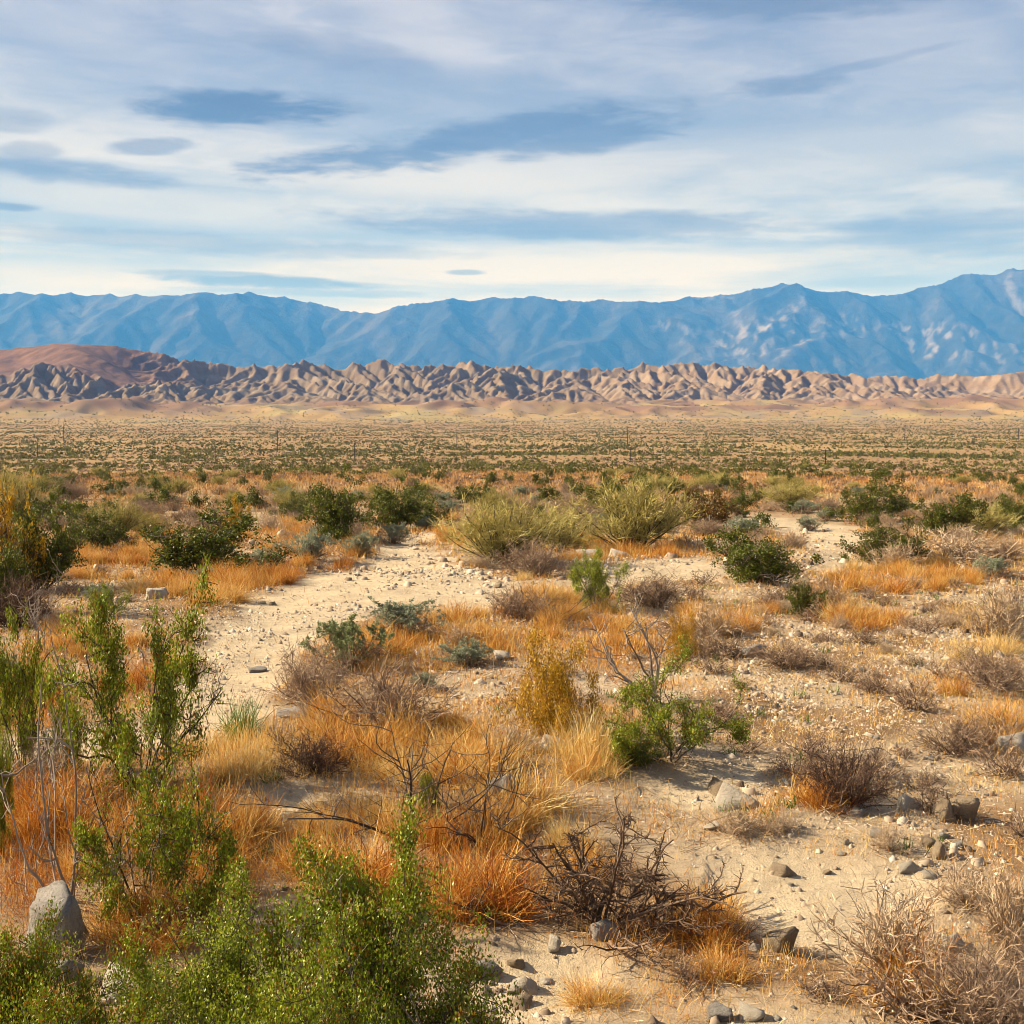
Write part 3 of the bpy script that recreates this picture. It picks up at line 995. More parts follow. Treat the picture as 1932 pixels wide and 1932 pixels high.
# @@PLANTS@@
# ------------------------------------------------------------------ plant builders (unit size: 1 m tall, 1 m wide, base at the origin)
def curves(P0, D, Ln, n, bend_up, wob, rng):
    """B curved centre lines with n points: start P0, direction D, length Ln"""
    B = len(P0)
    D = D / (np.linalg.norm(D, axis=1, keepdims=True) + 1e-9)
    P = np.zeros((B, n, 3)); P[:, 0] = P0
    d = D.copy()
    step = (np.broadcast_to(np.asarray(Ln, float), (B,)) / (n - 1))[:, None]
    for i in range(1, n):
        d = d + rng.normal(size=(B, 3)) * wob
        d[:, 2] += bend_up
        d /= np.linalg.norm(d, axis=1, keepdims=True) + 1e-9
        P[:, i] = P[:, i - 1] + d * step
    return P


def along(P, k, lo, hi, rng):
    """k points on every centre line between fractions lo..hi -> position, tangent"""
    B, n, _ = P.shape
    t = rng.uniform(lo, hi, size=(B, k)) * (n - 1)
    i = np.minimum(t.astype(int), n - 2); f = (t - i)[..., None]
    b = np.arange(B)[:, None]
    A = P[b, i]; C = P[b, i + 1]
    return (A * (1 - f) + C * f).reshape(-1, 3), (C - A).reshape(-1, 3)


def fan(n, lo, hi, rng):
    """directions spread round the vertical between two tilt angles (degrees)"""
    az = (np.arange(n) + rng.uniform(-0.4, 0.4, n)) / n * 2 * math.pi + rng.uniform(0, 6)
    az = rng.permutation(az)
    t = np.radians(rng.uniform(lo, hi, n))
    return np.stack([np.cos(az) * np.sin(t), np.sin(az) * np.sin(t), np.cos(t)], 1)


def creosote(seed, stems=9, k1=5, k2=4, leaf_n=9000, leaf=0.03, lo=8, hi=52, bare=0.12, rad=0.014, clump=0.5, mat='creosote', reach=1.0, low=0.25, even=0.12, lmin=0.62):
    rng = np.random.default_rng(seed)
    G, F = Geo(), Geo()
    D = fan(stems, lo, hi, rng)
    ln = rng.uniform(lmin, 0.98, stems)
    P0 = np.stack([rng.normal(0, .03, stems), rng.normal(0, .03, stems), np.full(stems, -0.04)], 1)
    S0 = curves(P0, D, ln, 8, 0.02, 0.15, rng)
    r0 = np.linspace(1, 0.35, 8)[None] * rad * rng.uniform(.7, 1.2, (stems, 1))
    G.tubes(S0, r0, rng.uniform(0.2, 0.7, stems), 4)
    p, t = along(S0, k1, low, 1.0, rng)
    t /= np.linalg.norm(t, axis=1, keepdims=True) + 1e-9
    d = t * 0.35 + rng.normal(size=t.shape) * 0.8; d[:, 2] += 0.08
    l1 = rng.uniform(0.18, 0.42, len(p)) * reach
    S1 = curves(p, d, l1, 6, 0.02, 0.22, rng)
    isb = rng.random(len(p)) < bare
    G.tubes(S1, np.linspace(1, .4, 6)[None] * rad * 0.5 * np.ones((len(p), 1)), np.where(isb, rng.uniform(.7, 1, len(p)), rng.uniform(.15, .6, len(p))), 3)
    p2, t2 = along(S1, k2, 0.2, 1.0, rng)
    t2 /= np.linalg.norm(t2, axis=1, keepdims=True) + 1e-9
    d2 = t2 * 0.7 + rng.normal(size=t2.shape) * 0.8; d2[:, 2] += 0.08
    S2 = curves(p2, d2, rng.uniform(0.07, 0.2, len(p2)) * reach, 4, 0.05, 0.25, rng)
    b2 = np.repeat(isb, k2)
    G.ribbons(S2[:, ::3], np.array([.55, .3])[None] * rad, np.where(b2, .85, .3), rng)
    live = S2[~b2]
    g1 = np.repeat(rng.gamma(1.1, 1.0, len(S1)), k2)[~b2]
    dens = (rng.random(len(live)) ** 1.2 + 0.15) * (g1 + even)
    cnt = rng.multinomial(leaf_n, dens / dens.sum())
    ids = np.repeat(np.arange(len(live)), cnt)
    tt = rng.beta(1.6, 1.1, len(ids)) * 3
    i = np.minimum(tt.astype(int), 2); f = (tt - i)[:, None]
    c = live[ids, i] * (1 - f) + live[ids, i + 1] * f
    c = c + rng.normal(size=c.shape) * leaf * clump * 1.2
    dd = rng.normal(size=c.shape); dd[:, 2] = np.abs(dd[:, 2]) + 0.4
    tw = rng.normal(0.47, 0.13, len(live))[ids] + rng.normal(0, 0.2, len(ids))
    tw = np.where(rng.random(len(ids)) < 0.10, rng.uniform(0, 0.12, len(ids)), tw)
    ls = leaf * rng.uniform(.6, 1.25, len(ids))
    F.leaves(c, dd, ls, ls * 0.62, np.clip(tw, 0.02, 1), rng)
    return [('branchwork', G.mesh('creosote_branchwork', M['bark'])), ('foliage', F.mesh('creosote_foliage', M[mat]))]


def fit(parts):
    """rescale a plant's parts to unit height and width"""
    mn = np.full(3, 1e9); mx = np.full(3, -1e9)
    cs = []
    for n, me in parts:
        c = np.zeros(len(me.vertices) * 3, np.float32); me.vertices.foreach_get('co', c); c = c.reshape(-1, 3)
        cs.append(c)
    allc = cs[-1]                      # the foliage (or the only part) sets the size
    lo = np.percentile(allc, 2.0, axis=0); hi = np.percentile(allc, 98.6, axis=0)
    w = max(hi[0] - lo[0], hi[1] - lo[1]); h = hi[2]
    for (n, me), c in zip(parts, cs):
        c[:, 0] -= 0.0; c[:, :2] /= w; c[:, 2] /= h
        me.vertices.foreach_set('co', c.ravel()); me.update()
    return parts


def twig_mound(seed, n0=46, k1=6, k2=5, wid=0.006, lo=5, hi=86, mat='twig', up=0.02, wob=0.17, rad=0.008, name='twigs'):
    rng = np.random.default_rng(seed)
    G = Geo()
    D = fan(n0, lo, hi, rng)
    P0 = np.stack([rng.normal(0, .07, n0), rng.normal(0, .07, n0), np.full(n0, -0.02)], 1)
    S0 = curves(P0, D, rng.uniform(.35, .6, n0), 6, up, wob, rng)
    G.tubes(S0, np.linspace(1, .4, 6)[None] * rad * np.ones((n0, 1)), rng.uniform(0, .5, n0), 3)
    p, t = along(S0, k1, .15, 1, rng); t /= np.linalg.norm(t, axis=1, keepdims=True) + 1e-9
    S1 = curves(p, t + rng.normal(size=t.shape) * .6, rng.uniform(.1, .3, len(p)), 5, up, wob * 1.3, rng)
    G.ribbons(S1, np.linspace(1, .5, 5)[None] * wid * 1.2, rng.uniform(.1, .9, len(p)), rng)
    p, t = along(S1, k2, .1, 1, rng); t /= np.linalg.norm(t, axis=1, keepdims=True) + 1e-9
    d = t + rng.normal(size=t.shape) * .85
    S2 = curves(p, d, rng.uniform(.04, .15, len(p)), 3, up, wob * 1.3, rng)
    keep = S2[:, -1, 2] > 0
    G.ribbons(S2[keep], np.linspace(1, .6, 3)[None] * wid, rng.uniform(.2, 1, len(p))[keep], rng)
    return G, S2[keep], rng


def dry_shrub(seed, **k):
    mat = k.pop('mat', 'twig')
    G, _, _ = twig_mound(seed, **k)
    return [('twigs', G.mesh('dry_shrub_twigs', M[mat]))]


def bursage(seed, leaf_n=8000, leaf=0.034, mat='bursage', green=0.25):
    G, S2, rng = twig_mound(seed, 40, 5, 5, 0.007)
    tip = S2[:, -1]
    wt = smooth(tip[:, 2] + 0.25 * perlin(tip[:, 0] * 3, tip[:, 1] * 3, seed), green, green + 0.25) + 0.02
    ids = rng.choice(len(tip), leaf_n, p=wt / wt.sum())
    f = rng.random((leaf_n, 1))
    c = S2[ids, 1] * (1 - f) + tip[ids] * f + rng.normal(size=(leaf_n, 3)) * 0.012
    d = rng.normal(size=(leaf_n, 3)); d[:, 2] += 0.9
    F = Geo()
    F.leaves(c, d, leaf * rng.uniform(.6, 1.3, leaf_n), leaf * 0.42, np.clip(rng.normal(.55, .22, leaf_n), 0, 1), rng)
    return [('twigs', G.mesh('bursage_twigs', M['twig'])), ('foliage', F.mesh('bursage_foliage', M[mat]))]


def broom(seed, n0=54, wid=0.0062):
    rng = np.random.default_rng(seed)
    G, F = Geo(), Geo()
    D = fan(n0, 3, 68, rng)
    P0 = np.stack([rng.normal(0, .06, n0), rng.normal(0, .06, n0), np.full(n0, -0.02)], 1)
    S0 = curves(P0, D, rng.uniform(.5, .85, n0), 7, 0.05, .12, rng)
    G.tubes(S0, np.linspace(1, .3, 7)[None] * .010 * np.ones((n0, 1)), rng.uniform(.1, .6, n0), 3)
    p, t = along(S0, 9, .15, 1, rng); t /= np.linalg.norm(t, axis=1, keepdims=True) + 1e-9
    d = t + rng.normal(size=t.shape) * .5; d[:, 2] += .25
    S1 = curves(p, d, rng.uniform(.12, .32, len(p)), 5, .06, .16, rng)
    tn = np.clip(rng.normal(.5, .2, len(p)), 0, 1)
    F.ribbons(S1, np.linspace(1, .5, 5)[None] * wid * 1.1, tn, rng)
    p, t = along(S1, 11, .1, 1, rng); t /= np.linalg.norm(t, axis=1, keepdims=True) + 1e-9
    d = t + rng.normal(size=t.shape) * .7; d[:, 2] += .2
    S2 = curves(p, d, rng.uniform(.05, .16, len(p)), 3, .05, .2, rng)
    F.ribbons(S2, np.linspace(1, .5, 3)[None] * wid, np.clip(np.repeat(tn, 11) + rng.normal(.1, .2, len(p)), 0, 1), rng)
    return [('branchwork', G.mesh('broom_branchwork', M['bark'])), ('twigs', F.mesh('broom_twigs', M['broom']))]


def tussock(seed, n=900, wid=0.010, lean=38, spread=0.34, straw=0.5, mat='grass', droop=-0.06, clumps=14):
    rng = np.random.default_rng(seed)
    G = Geo()
    ca = rng.uniform(0, 2 * math.pi, clumps); cr = np.sqrt(rng.random(clumps)) * spread
    cx, cyy = np.cos(ca) * cr, np.sin(ca) * cr
    ch = rng.uniform(.35, 1.15, clumps); ct = rng.normal(straw, .13, clumps)
    k = rng.choice(clumps, n, p=rng.dirichlet(np.full(clumps, 3.0)))
    P0 = np.stack([cx[k] + rng.normal(0, .11, n), cyy[k] + rng.normal(0, .11, n), np.full(n, -0.03)], 1)
    t = np.radians(np.abs(rng.normal(0, lean, n)).clip(0, 84))
    az = np.arctan2(P0[:, 1] - cyy[k] * .6, P0[:, 0] - cx[k] * .6) + rng.normal(0, .9, n)
    D = np.stack([np.cos(az) * np.sin(t), np.sin(az) * np.sin(t), np.cos(t)], 1)
    ln = rng.uniform(.35, 1.1, n) * ch[k]
    P = curves(P0, D, ln, 4, droop, .30, rng)
    P[..., 2] = np.maximum(P[..., 2], -0.03)
    tn = np.clip(ct[k] + rng.normal(0.06, .24, n), 0, 1)
    G.ribbons(P, np.array([1, .9, .7, .3])[None] * wid, tn, rng)
    return [('blades', G.mesh('grass_tussock_blades', M[mat]))]


def gnarl(seed, n0=7, lo=25, hi=75, k1=7, k2=6, rad=0.022, l0=(.4, .62), l1=(.12, .3), l2=(.04, .11), wob=.22, spur=True, up=.06, tn=(.1, .7)):
    rng = np.random.default_rng(seed)
    G = Geo(); H = Geo()
    D = fan(n0, lo, hi, rng)
    P0 = np.stack([rng.normal(0, .03, n0), rng.normal(0, .03, n0), np.full(n0, -0.03)], 1)
    S0 = curves(P0, D, rng.uniform(*l0, n0), 11, up, wob, rng)
    G.tubes(S0, np.linspace(1, .38, 11)[None] * rad * rng.uniform(.6, 1.2, (n0, 1)), rng.uniform(*tn, n0), 5)
    p, t = along(S0, k1, .25, 1, rng); t /= np.linalg.norm(t, axis=1, keepdims=True) + 1e-9
    S1 = curves(p, t * .6 + rng.normal(size=t.shape) * .8, rng.uniform(*l1, len(p)), 7, up, wob * 1.4, rng)
    G.tubes(S1, np.linspace(1, .4, 7)[None] * rad * .45 * np.ones((len(p), 1)), rng.uniform(*tn, len(p)), 4)
    if spur:
        p, t = along(S1, k2, .1, 1, rng); t /= np.linalg.norm(t, axis=1, keepdims=True) + 1e-9
        S2 = curves(p, t * .5 + rng.normal(size=t.shape), rng.uniform(*l2, len(p)), 4, up, wob * 1.4, rng)
        H.tubes(S2, np.linspace(1, .45, 4)[None] * rad * .22 * np.ones((len(p), 1)), rng.uniform(*tn, len(p)), 3)
    return G, H


def dead_shrub(seed, mat='bark_dead', **k):
    G, H = gnarl(seed, **k)
    if H.v:
        G.add(np.concatenate(H.v), q=np.concatenate(H.q), tint=np.concatenate(H.a))
    return [('branchwork', G.mesh('dead_branchwork', M[mat]))]


def rock_mesh(seed, mat):
    """an angular broken stone of unit size"""
    import bmesh
    rng = np.random.default_rng(seed)
    bm = bmesh.new()
    pts = rng.normal(size=(11, 3)); pts /= np.linalg.norm(pts, axis=1, keepdims=True)
    pts *= rng.uniform(.34, .5, (11, 1))
    for p in pts:
        bm.verts.new(p)
    bmesh.ops.convex_hull(bm, input=bm.verts)
    for v in [v for v in bm.verts if not v.link_faces]:
        bm.verts.remove(v)
    bmesh.ops.subdivide_edges(bm, edges=bm.edges[:], cuts=2, use_grid_fill=True)
    bmesh.ops.triangulate(bm, faces=bm.faces[:])
    bm.verts.ensure_lookup_table(); bm.verts.index_update()
    co = np.array([v.co[:] for v in bm.verts])
    n = co / np.linalg.norm(co, axis=1, keepdims=True)
    co = co * (1 + 0.09 * fbm(n[:, 0] * 4 + seed, n[:, 1] * 4 + n[:, 2] * 3.3, seed, 3) + rng.normal(0, .022, len(co)))[:, None]
    co -= (co.max(0) + co.min(0)) / 2
    co /= (co.max(0) - co.min(0))
    q = [tuple(v.index for v in f.verts) for f in bm.faces]
    bm.free()
    return new_mesh('stone', co, None, q, (M[mat],), smooth_shade=False)


# ------------------------------------------------------------------ prototypes
P = {}
P['creo_front'] = [fit(creosote(100 + i, 30, 8, 8, 56000, 0.0175, 3, 80, .04, .006, 1.3, reach=.8, low=.35, even=.35, lmin=.7)) for i in range(2)]
P['creo_near'] = [fit(creosote(110 + i, 13, 6, 11, 24000, 0.0195, 10, 76, .16, .009, 1.0, reach=.8, low=.3, even=.08)) for i in range(2)]
P['creo_open'] = [fit(creosote(130 + i, 12, 6, 11, 24000, 0.0185, 14, 74, .22, .008, 1.0, reach=.8, low=.35, even=.05)) for i in range(2)]
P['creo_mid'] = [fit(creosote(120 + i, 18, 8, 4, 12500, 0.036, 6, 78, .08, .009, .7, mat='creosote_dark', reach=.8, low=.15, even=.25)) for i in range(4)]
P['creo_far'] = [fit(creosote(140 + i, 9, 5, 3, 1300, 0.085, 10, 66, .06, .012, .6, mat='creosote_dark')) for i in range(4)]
P['golden'] = [fit(creosote(150 + i, 16, 8, 8, 26000, 0.026, 6, 84, .05, .006, 1.6, mat='golden', reach=.75, low=.15, even=.6, lmin=.7)) for i in range(1)]
P['golden_mid'] = [fit(creosote(160, 15, 8, 4, 9000, 0.03, 6, 72, .08, .009, .7, mat='golden', low=.15, reach=.8))]
P['rusty'] = [fit(creosote(170, 11, 6, 4, 5200, 0.042, 10, 62, .1, .012, .6, mat='rusty'))]
P['broom'] = [fit(broom(180 + i)) for i in range(3)]
P['bursage'] = [fit(bursage(190 + i)) for i in range(3)]
P['bursage_green'] = [fit(bursage(200, 8000, .034, 'bursage_green', .3))]
P['dry'] = [fit(dry_shrub(210 + i, n0=60, k1=6, k2=7, wid=.005, rad=.006)) for i in range(3)]
P['dry_dark'] = [fit(dry_shrub(220 + i, mat='twig_dark', n0=60, k1=7, k2=7, wid=.005, rad=.006)) for i in range(2)]
P['dry_pale'] = [fit(dry_shrub(225 + i, mat='twig_pale', lo=2, hi=75, wid=.007)) for i in range(3)]
P['dry_low'] = [fit(dry_shrub(230 + i, n0=26, k1=4, k2=4, lo=15, hi=80, wid=.011)) for i in range(4)]
P['tuft_green'] = [fit(tussock(240, 520, .018, 34, .22, .5, 'sprout', -.04))]
P['tus_rust'] = [fit(tussock(250 + i, 1072, .0125, 40, .48, .24)) for i in range(3)]
P['tus_mid'] = [fit(tussock(260 + i, 975, .0125, 42, .48, .48)) for i in range(4)]
P['tus_straw'] = [fit(tussock(270 + i, 877, .0125, 48, .48, .70)) for i in range(3)]
P['dead_dark'] = [fit(dead_shrub(280, 'bark_dead', n0=17, lo=22, hi=82, k1=15, k2=11, rad=.011, l0=(.38, .75), l1=(.06, .2), l2=(.02, .06), wob=.14, up=.03))]
P['dead_white'] = [fit(dead_shrub(290 + i, 'bark_white', n0=6, lo=10, hi=60, k1=5, k2=4, rad=.011, l0=(.6, .95), l1=(.15, .4), l2=(.06, .18), wob=.17)) for i in range(3)]
P['dead_brown'] = [fit(dead_shrub(300 + i, 'bark', n0=8, lo=25, hi=80, k1=5, k2=4, rad=.008, l0=(.6, .95), l1=(.15, .4), l2=(.06, .18), wob=.15)) for i in range(2)]
ROCKS = {m: [rock_mesh(310 + i + 20 * j, m) for i in range(4)] for j, m in enumerate(('rock_grey', 'rock_pale', 'rock_tan'))}


def gz1(x, y):
    return float(ground_z(np.array([x]), np.array([y]))[0])


def plant(name, proto, x, y, w, h, label, cat, group=None, rz=None, sink=0.0, rng=RNG):
    """one plant: an empty at its foot with its parts under it (or a single mesh)"""
    rz = float(rng.uniform(0, 6.28)) if rz is None else rz
    loc = (x, y, gz1(x, y) - sink)
    if len(proto) == 1:
        o = link(name, proto[0][1], loc, rz, (w, w, h))
    else:
        o = link(name, None, loc, rz, (w, w, h))
        o.empty_display_size = 0.2
        for n, me in proto:
            link(n, me, parent=o)
    return tag(o, label, cat, group)


def plant_px(name, proto, u, v, wpx, vtop, label, cat, group=None, rz=None, dist=None, hscale=1.0):
    """a plant whose foot stands on the ground under pixel (u, v), its size from the photograph"""
    if dist is None:
        x, y = hit(u, v)
    else:
        rx, ry, rz_ = ray(u, v)
        x, y = float(rx / ry * dist), float(dist)
    s = y / FPX
    tx, ty, tz = ray(u, vtop)
    h = CAMZ + float(tz / ty) * y - gz1(x, y)
    return plant(name, proto, x, y, max(wpx * s, .05), max(h * hscale, .05), label, cat, group, rz)


CRE = 'creosote_bush'
BU = 'bursage_shrub'
DS = 'dry_shrub'
feature = [
    # name, prototype, u, v, width, top, label, category
    (CRE, P['creo_open'][0], 285, 1735, 300, 1385, 'tall green creosote bush standing behind the boulder and foreground bushes', 'bush'),
    (CRE, P['creo_open'][1], 268, 1500, 290, 1125, 'upright green creosote bush with bare pale branches at the edge of the wash', 'bush'),
    (CRE, P['creo_near'][0], 45, 1480, 150, 1175, 'leafy creosote bush next to rust coloured grass, left of the upright creosote', 'bush'),
    (CRE, P['creo_near'][1], 130, 1450, 75, 1315, 'small dark creosote bush between two larger creosotes beside the wash', 'bush'),
    (CRE, P['creo_near'][0], 0, 1620, 60, 1370, 'narrow bright green creosote spray over rusty grass near the boulder', 'bush'),
    (CRE, P['golden_mid'][0], 25, 1120, 150, 922, 'golden yellow creosote rising out of dark green creosotes', 'bush'),
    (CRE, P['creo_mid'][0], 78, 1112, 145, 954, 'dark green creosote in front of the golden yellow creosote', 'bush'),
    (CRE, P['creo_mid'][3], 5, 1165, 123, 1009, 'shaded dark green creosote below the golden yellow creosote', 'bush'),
    (DS, P['dry_dark'][1], 35, 1185, 150, 1090, 'dark tangle of bare twigs under the golden yellow creosote', 'shrub'),
    (CRE, P['creo_mid'][1], 185, 1040, 134, 953, 'sprawling dark green creosote beside an olive broom bush', 'bush'),
    (CRE, P['creo_mid'][2], 375, 1088, 240, 977, 'wide low dark green creosote bush above rust grass at the wash edge', 'bush'),
    (CRE, P['golden_mid'][0], 435, 1030, 66, 942, 'small golden yellow creosote behind the wide low creosote', 'bush'),
    (CRE, P['creo_mid'][3], 635, 1020, 140, 907, 'dark green creosote bush behind the grey-green bursage mounds', 'bush'),
    (CRE, P['creo_mid'][0], 745, 1000, 117, 913, 'dark creosote with upswept branches where the path leaves the wash', 'bush'),
    (CRE, P['creo_mid'][1], 555, 975, 78, 932, 'small dark creosote beside a larger creosote in orange grass', 'bush'),
    (CRE, P['creo_near'][0], 1125, 1150, 112, 1042, 'creosote bush with pale drooping dead stems in front of the wash', 'bush'),
    (CRE, P['creo_mid'][2], 1435, 1102, 184, 1007, 'dense dark green creosote on the bank of the wash', 'bush'),
    (CRE, P['creo_mid'][3], 1515, 1165, 85, 1092, 'small green creosote among pale dry twigs', 'bush'),
    (CRE, P['creo_mid'][0], 1672, 1065, 132, 986, 'rounded dark creosote beside the sandy track bend', 'bush'),
    (CRE, P['creo_mid'][1], 1648, 985, 143, 896, 'tall creosote behind the sandy track', 'bush'),
    (CRE, P['creo_mid'][2], 1782, 1015, 129, 940, 'dark green creosote behind a tangle of bleached twigs', 'bush'),
    (CRE, P['creo_mid'][3], 1915, 1000, 89, 936, 'dark green creosote beyond bleached twigs, by a smaller creosote', 'bush'),
    (CRE, P['rusty'][0], 1325, 1000, 117, 919, 'rusty brown and green creosote beside the big olive broom bush', 'bush'),
    (CRE, P['creo_mid'][1], 1375, 975, 67, 940, 'small bright green bush at the side of the rusty creosote', 'bush'),
    (CRE, P['creo_open'][0], 1262, 1432, 250, 1238, 'open branched green creosote with bare twigs on stony ground', 'bush'),
    (CRE, P['golden'][0], 1040, 1385, 165, 1205, 'orange-gold creosote bush beside the open branched green creosote', 'bush'),
    (CRE, P['golden'][0], 1292, 1240, 70, 1165, 'small gold creosote beneath a forked white dead branch', 'bush'),
    (CRE, P['creo_near'][1], 805, 1545, 64, 1462, 'tiny bright green creosote among straw and thin dead branches', 'bush'),
    (CRE, P['creo_near'][0], 200, 1165, 70, 1105, 'small green creosote by pale grey-green bursage and a white stone', 'bush'),
    (CRE, P['creo_mid'][3], 1200, 1445, 100, 1387, 'low green creosote sprig in straw under the open branched creosote', 'bush'),
    ('broom_bush', P['broom'][0], 945, 1062, 200, 950, 'large olive yellow broom bush next to the stony wash', 'bush'),
    ('broom_bush', P['broom'][1], 1060, 1040, 120, 965, 'smaller olive broom bush between two large broom bushes', 'bush'),
    ('broom_bush', P['broom'][2], 1190, 1035, 215, 912, 'tallest olive green broom bush over rust coloured grass', 'bush'),
    ('broom_bush', P['broom'][1], 215, 1015, 110, 948, 'olive broom bush behind a sprawling dark creosote', 'bush'),
    ('broom_bush', P['broom'][0], 30, 985, 100, 890, 'grey olive broom bush behind the golden-topped creosote', 'bush'),
    ('broom_bush', P['broom'][2], 280, 1010, 70, 970, 'small thin olive broom bush in tan twigs', 'bush'),
    ('broom_bush', P['broom'][1], 1490, 955, 110, 915, 'pale yellow-green broom bush beyond the sandy track', 'bush'),
    ('broom_bush', P['broom'][0], 1850, 1010, 110, 955, 'thin greenish broom bush behind bleached white twigs', 'bush'),
    ('broom_bush', P['broom'][2], 1250, 930, 90, 900, 'yellow-green broom bush behind the tallest broom bush', 'bush'),
    (BU, P['bursage'][0], 585, 1058, 95, 1002, 'rounded pale grey-green bursage mound before the dark creosote', 'shrub'),
    (BU, P['bursage'][1], 745, 1025, 56, 988, 'grey-green bursage mound at the foot of the upswept creosote', 'shrub'),
    (BU, P['bursage'][2], 805, 1000, 46, 976, 'small blue-green bursage where the path narrows', 'shrub'),
    (BU, P['bursage'][0], 680, 1050, 85, 1006, 'bursage mound half hidden by straw beside the wash', 'shrub'),
    (BU, P['bursage_green'][0], 655, 1265, 150, 1170, 'green-topped bursage mound with brown twigs beside the open sand', 'shrub'),
    (BU, P['bursage'][1], 760, 1200, 125, 1134, 'grey-green domed bursage jutting into the sandy wash', 'shrub'),
    (BU, P['bursage'][2], 880, 1255, 100, 1208, 'low grey bursage between orange grass and scattered stones', 'shrub'),
    (BU, P['bursage'][0], 190, 1150, 76, 1104, 'pale bursage mound by small green creosote and orange grass', 'shrub'),
    (BU, P['bursage'][1], 1400, 1012, 76, 978, 'domed bursage on the stony rise by the rusty creosote', 'shrub'),
    (BU, P['bursage'][2], 1520, 968, 62, 944, 'green-grey bursage dome on the far side of the sandy track', 'shrub'),
    (BU, P['bursage'][0], 1525, 998, 52, 974, 'bursage dome on the near side of the sandy track', 'shrub'),
    (BU, P['bursage'][1], 1870, 1088, 66, 1052, 'silvery grey-green bursage amid rusty dry grass', 'shrub'),
    (BU, P['bursage'][2], 490, 1062, 70, 1036, 'grey-green bursage tucked behind rust grass at the wash', 'shrub'),
    (BU, P['bursage'][0], 385, 1098, 60, 1070, 'bursage tucked under the wide low creosote', 'shrub'),
    (BU, P['bursage'][1], 10, 1320, 60, 1235, 'grey-green bursage beside a leafy creosote and rust grass', 'shrub'),
    (BU, P['bursage'][2], 800, 1300, 60, 1270, 'faint grey-green bursage sprig beside pale dry twigs', 'shrub'),
    ('green_herb', P['tuft_green'][0], 455, 1385, 84, 1318, 'fresh bright green herb tuft on the open sand', 'plant'),
    (DS, P['dry'][0], 580, 1325, 150, 1225, 'sprawling brown twiggy dry shrub leaning over the sandy wash', 'shrub'),
    (DS, P['dry'][1], 725, 1375, 235, 1265, 'wide domed dry shrub of grey-brown twigs above straw grass', 'shrub'),
    (DS, P['dry_dark'][0], 590, 1460, 140, 1385, 'dark brown dry shrub flattened within bright straw', 'shrub'),
    (DS, P['dry'][2], 1010, 1088, 130, 1020, 'fan-shaped dry shrub in front of the olive broom bush', 'shrub'),
    (DS, P['dry'][1], 980, 1168, 115, 1108, 'pale purple dry shrub at the end of the sandy wash', 'shrub'),
    (DS, P['dry'][0], 1240, 1145, 140, 1082, 'purplish dry shrub bordering the wash by the drooping creosote', 'shrub'),
    (DS, P['dry_dark'][1], 1590, 1522, 165, 1405, 'dark twiggy dry shrub with orange stems on rocky ground', 'shrub'),
    (DS, P['dry_pale'][0], 1335, 1205, 110, 1145, 'bleached dry shrub beside the small gold creosote', 'shrub'),
    (DS, P['dry_pale'][1], 1800, 1065, 220, 1000, 'wide tangle of bleached white twigs', 'shrub'),
    (DS, P['dry_pale'][2], 1690, 1075, 90, 1020, 'bleached twig tangle behind the rounded dark creosote', 'shrub'),
    (DS, P['dry'][1], 1805, 1420, 140, 1355, 'dark-based dry shrub on pale stony ground', 'shrub'),
    (DS, P['dry'][2], 1490, 1262, 150, 1215, 'low grey-brown dry shrub beside a half buried boulder', 'shrub'),
    (DS, P['dry_pale'][0], 1890, 1200, 120, 1110, 'pale straw-coloured dry shrub arching over yellow grass', 'shrub'),
    (DS, P['dry_pale'][1], 1560, 1150, 100, 1090, 'pale feathery dry shrub beside the small green creosote', 'shrub'),
    (DS, P['dry'][1], 1870, 1300, 150, 1230, 'brown tangled dry shrub above a strip of bare sand', 'shrub'),
    (DS, P['dry_pale'][2], 1690, 1840, 260, 1690, 'pale many-stemmed dry shrub beside bare gravelly sand', 'shrub'),
    (DS, P['dry'][2], 1870, 1950, 330, 1800, 'flattened mass of dark dry twigs under pale stems', 'shrub'),
    (DS, P['dry_pale'][0], 1900, 1780, 140, 1640, 'pale upright dry shrub with orange grass around it', 'shrub'),
    (DS, P['dry'][0], 90, 1500, 120, 1400, 'grey dry shrub with pinkish twigs behind bare pale branches', 'shrub'),
    (DS, P['dry'][1], 1090, 985, 110, 950, 'dry shrub between two olive broom bushes', 'shrub'),
    (DS, P['dry'][2], 130, 945, 80, 905, 'purple-grey dry shrub standing alone in tan grass', 'shrub'),
    ('dead_shrub', P['dead_dark'][0], 1140, 1745, 450, 1540, 'gnarled dark brown dead shrub with twisted branches on the sand', 'shrub'),
    ('dead_branches', P['dead_white'][0], 130, 1700, 240, 1240, 'tall bleached dead branches rising beside the grey boulder', 'branch'),
    ('dead_branches', P['dead_brown'][0], 790, 1580, 420, 1385, 'thin brown dead branches spreading over straw grass', 'branch'),
    ('dead_branches', P['dead_white'][1], 1225, 1330, 190, 1130, 'forked white dead branches behind the open branched creosote', 'branch'),
    ('dead_branches', P['dead_brown'][1], 1040, 1170, 190, 1095, 'arching dead branches beside the drooping creosote', 'branch'),
    ('dead_branches', P['dead_white'][2], 80, 1230, 200, 1060, 'pale dead branches below the golden-topped creosote', 'branch'),
    ('dead_branches', P['dead_white'][1], 1660, 1790, 120, 1640, 'slim white dead stems standing in bare gravelly sand', 'branch'),
    ('dead_branches', P['dead_white'][0], 1895, 1190, 110, 1080, 'silvery dead branches reaching over yellow grass', 'branch'),
    ('dead_branches', P['dead_white'][2], 1480, 1110, 120, 1060, 'arched white dead twigs under the dense dark creosote', 'branch'),
    ('dead_branches', P['dead_brown'][0], 910, 1600, 240, 1430, 'reddish forked dead branch beside a white granite block', 'branch'),
]
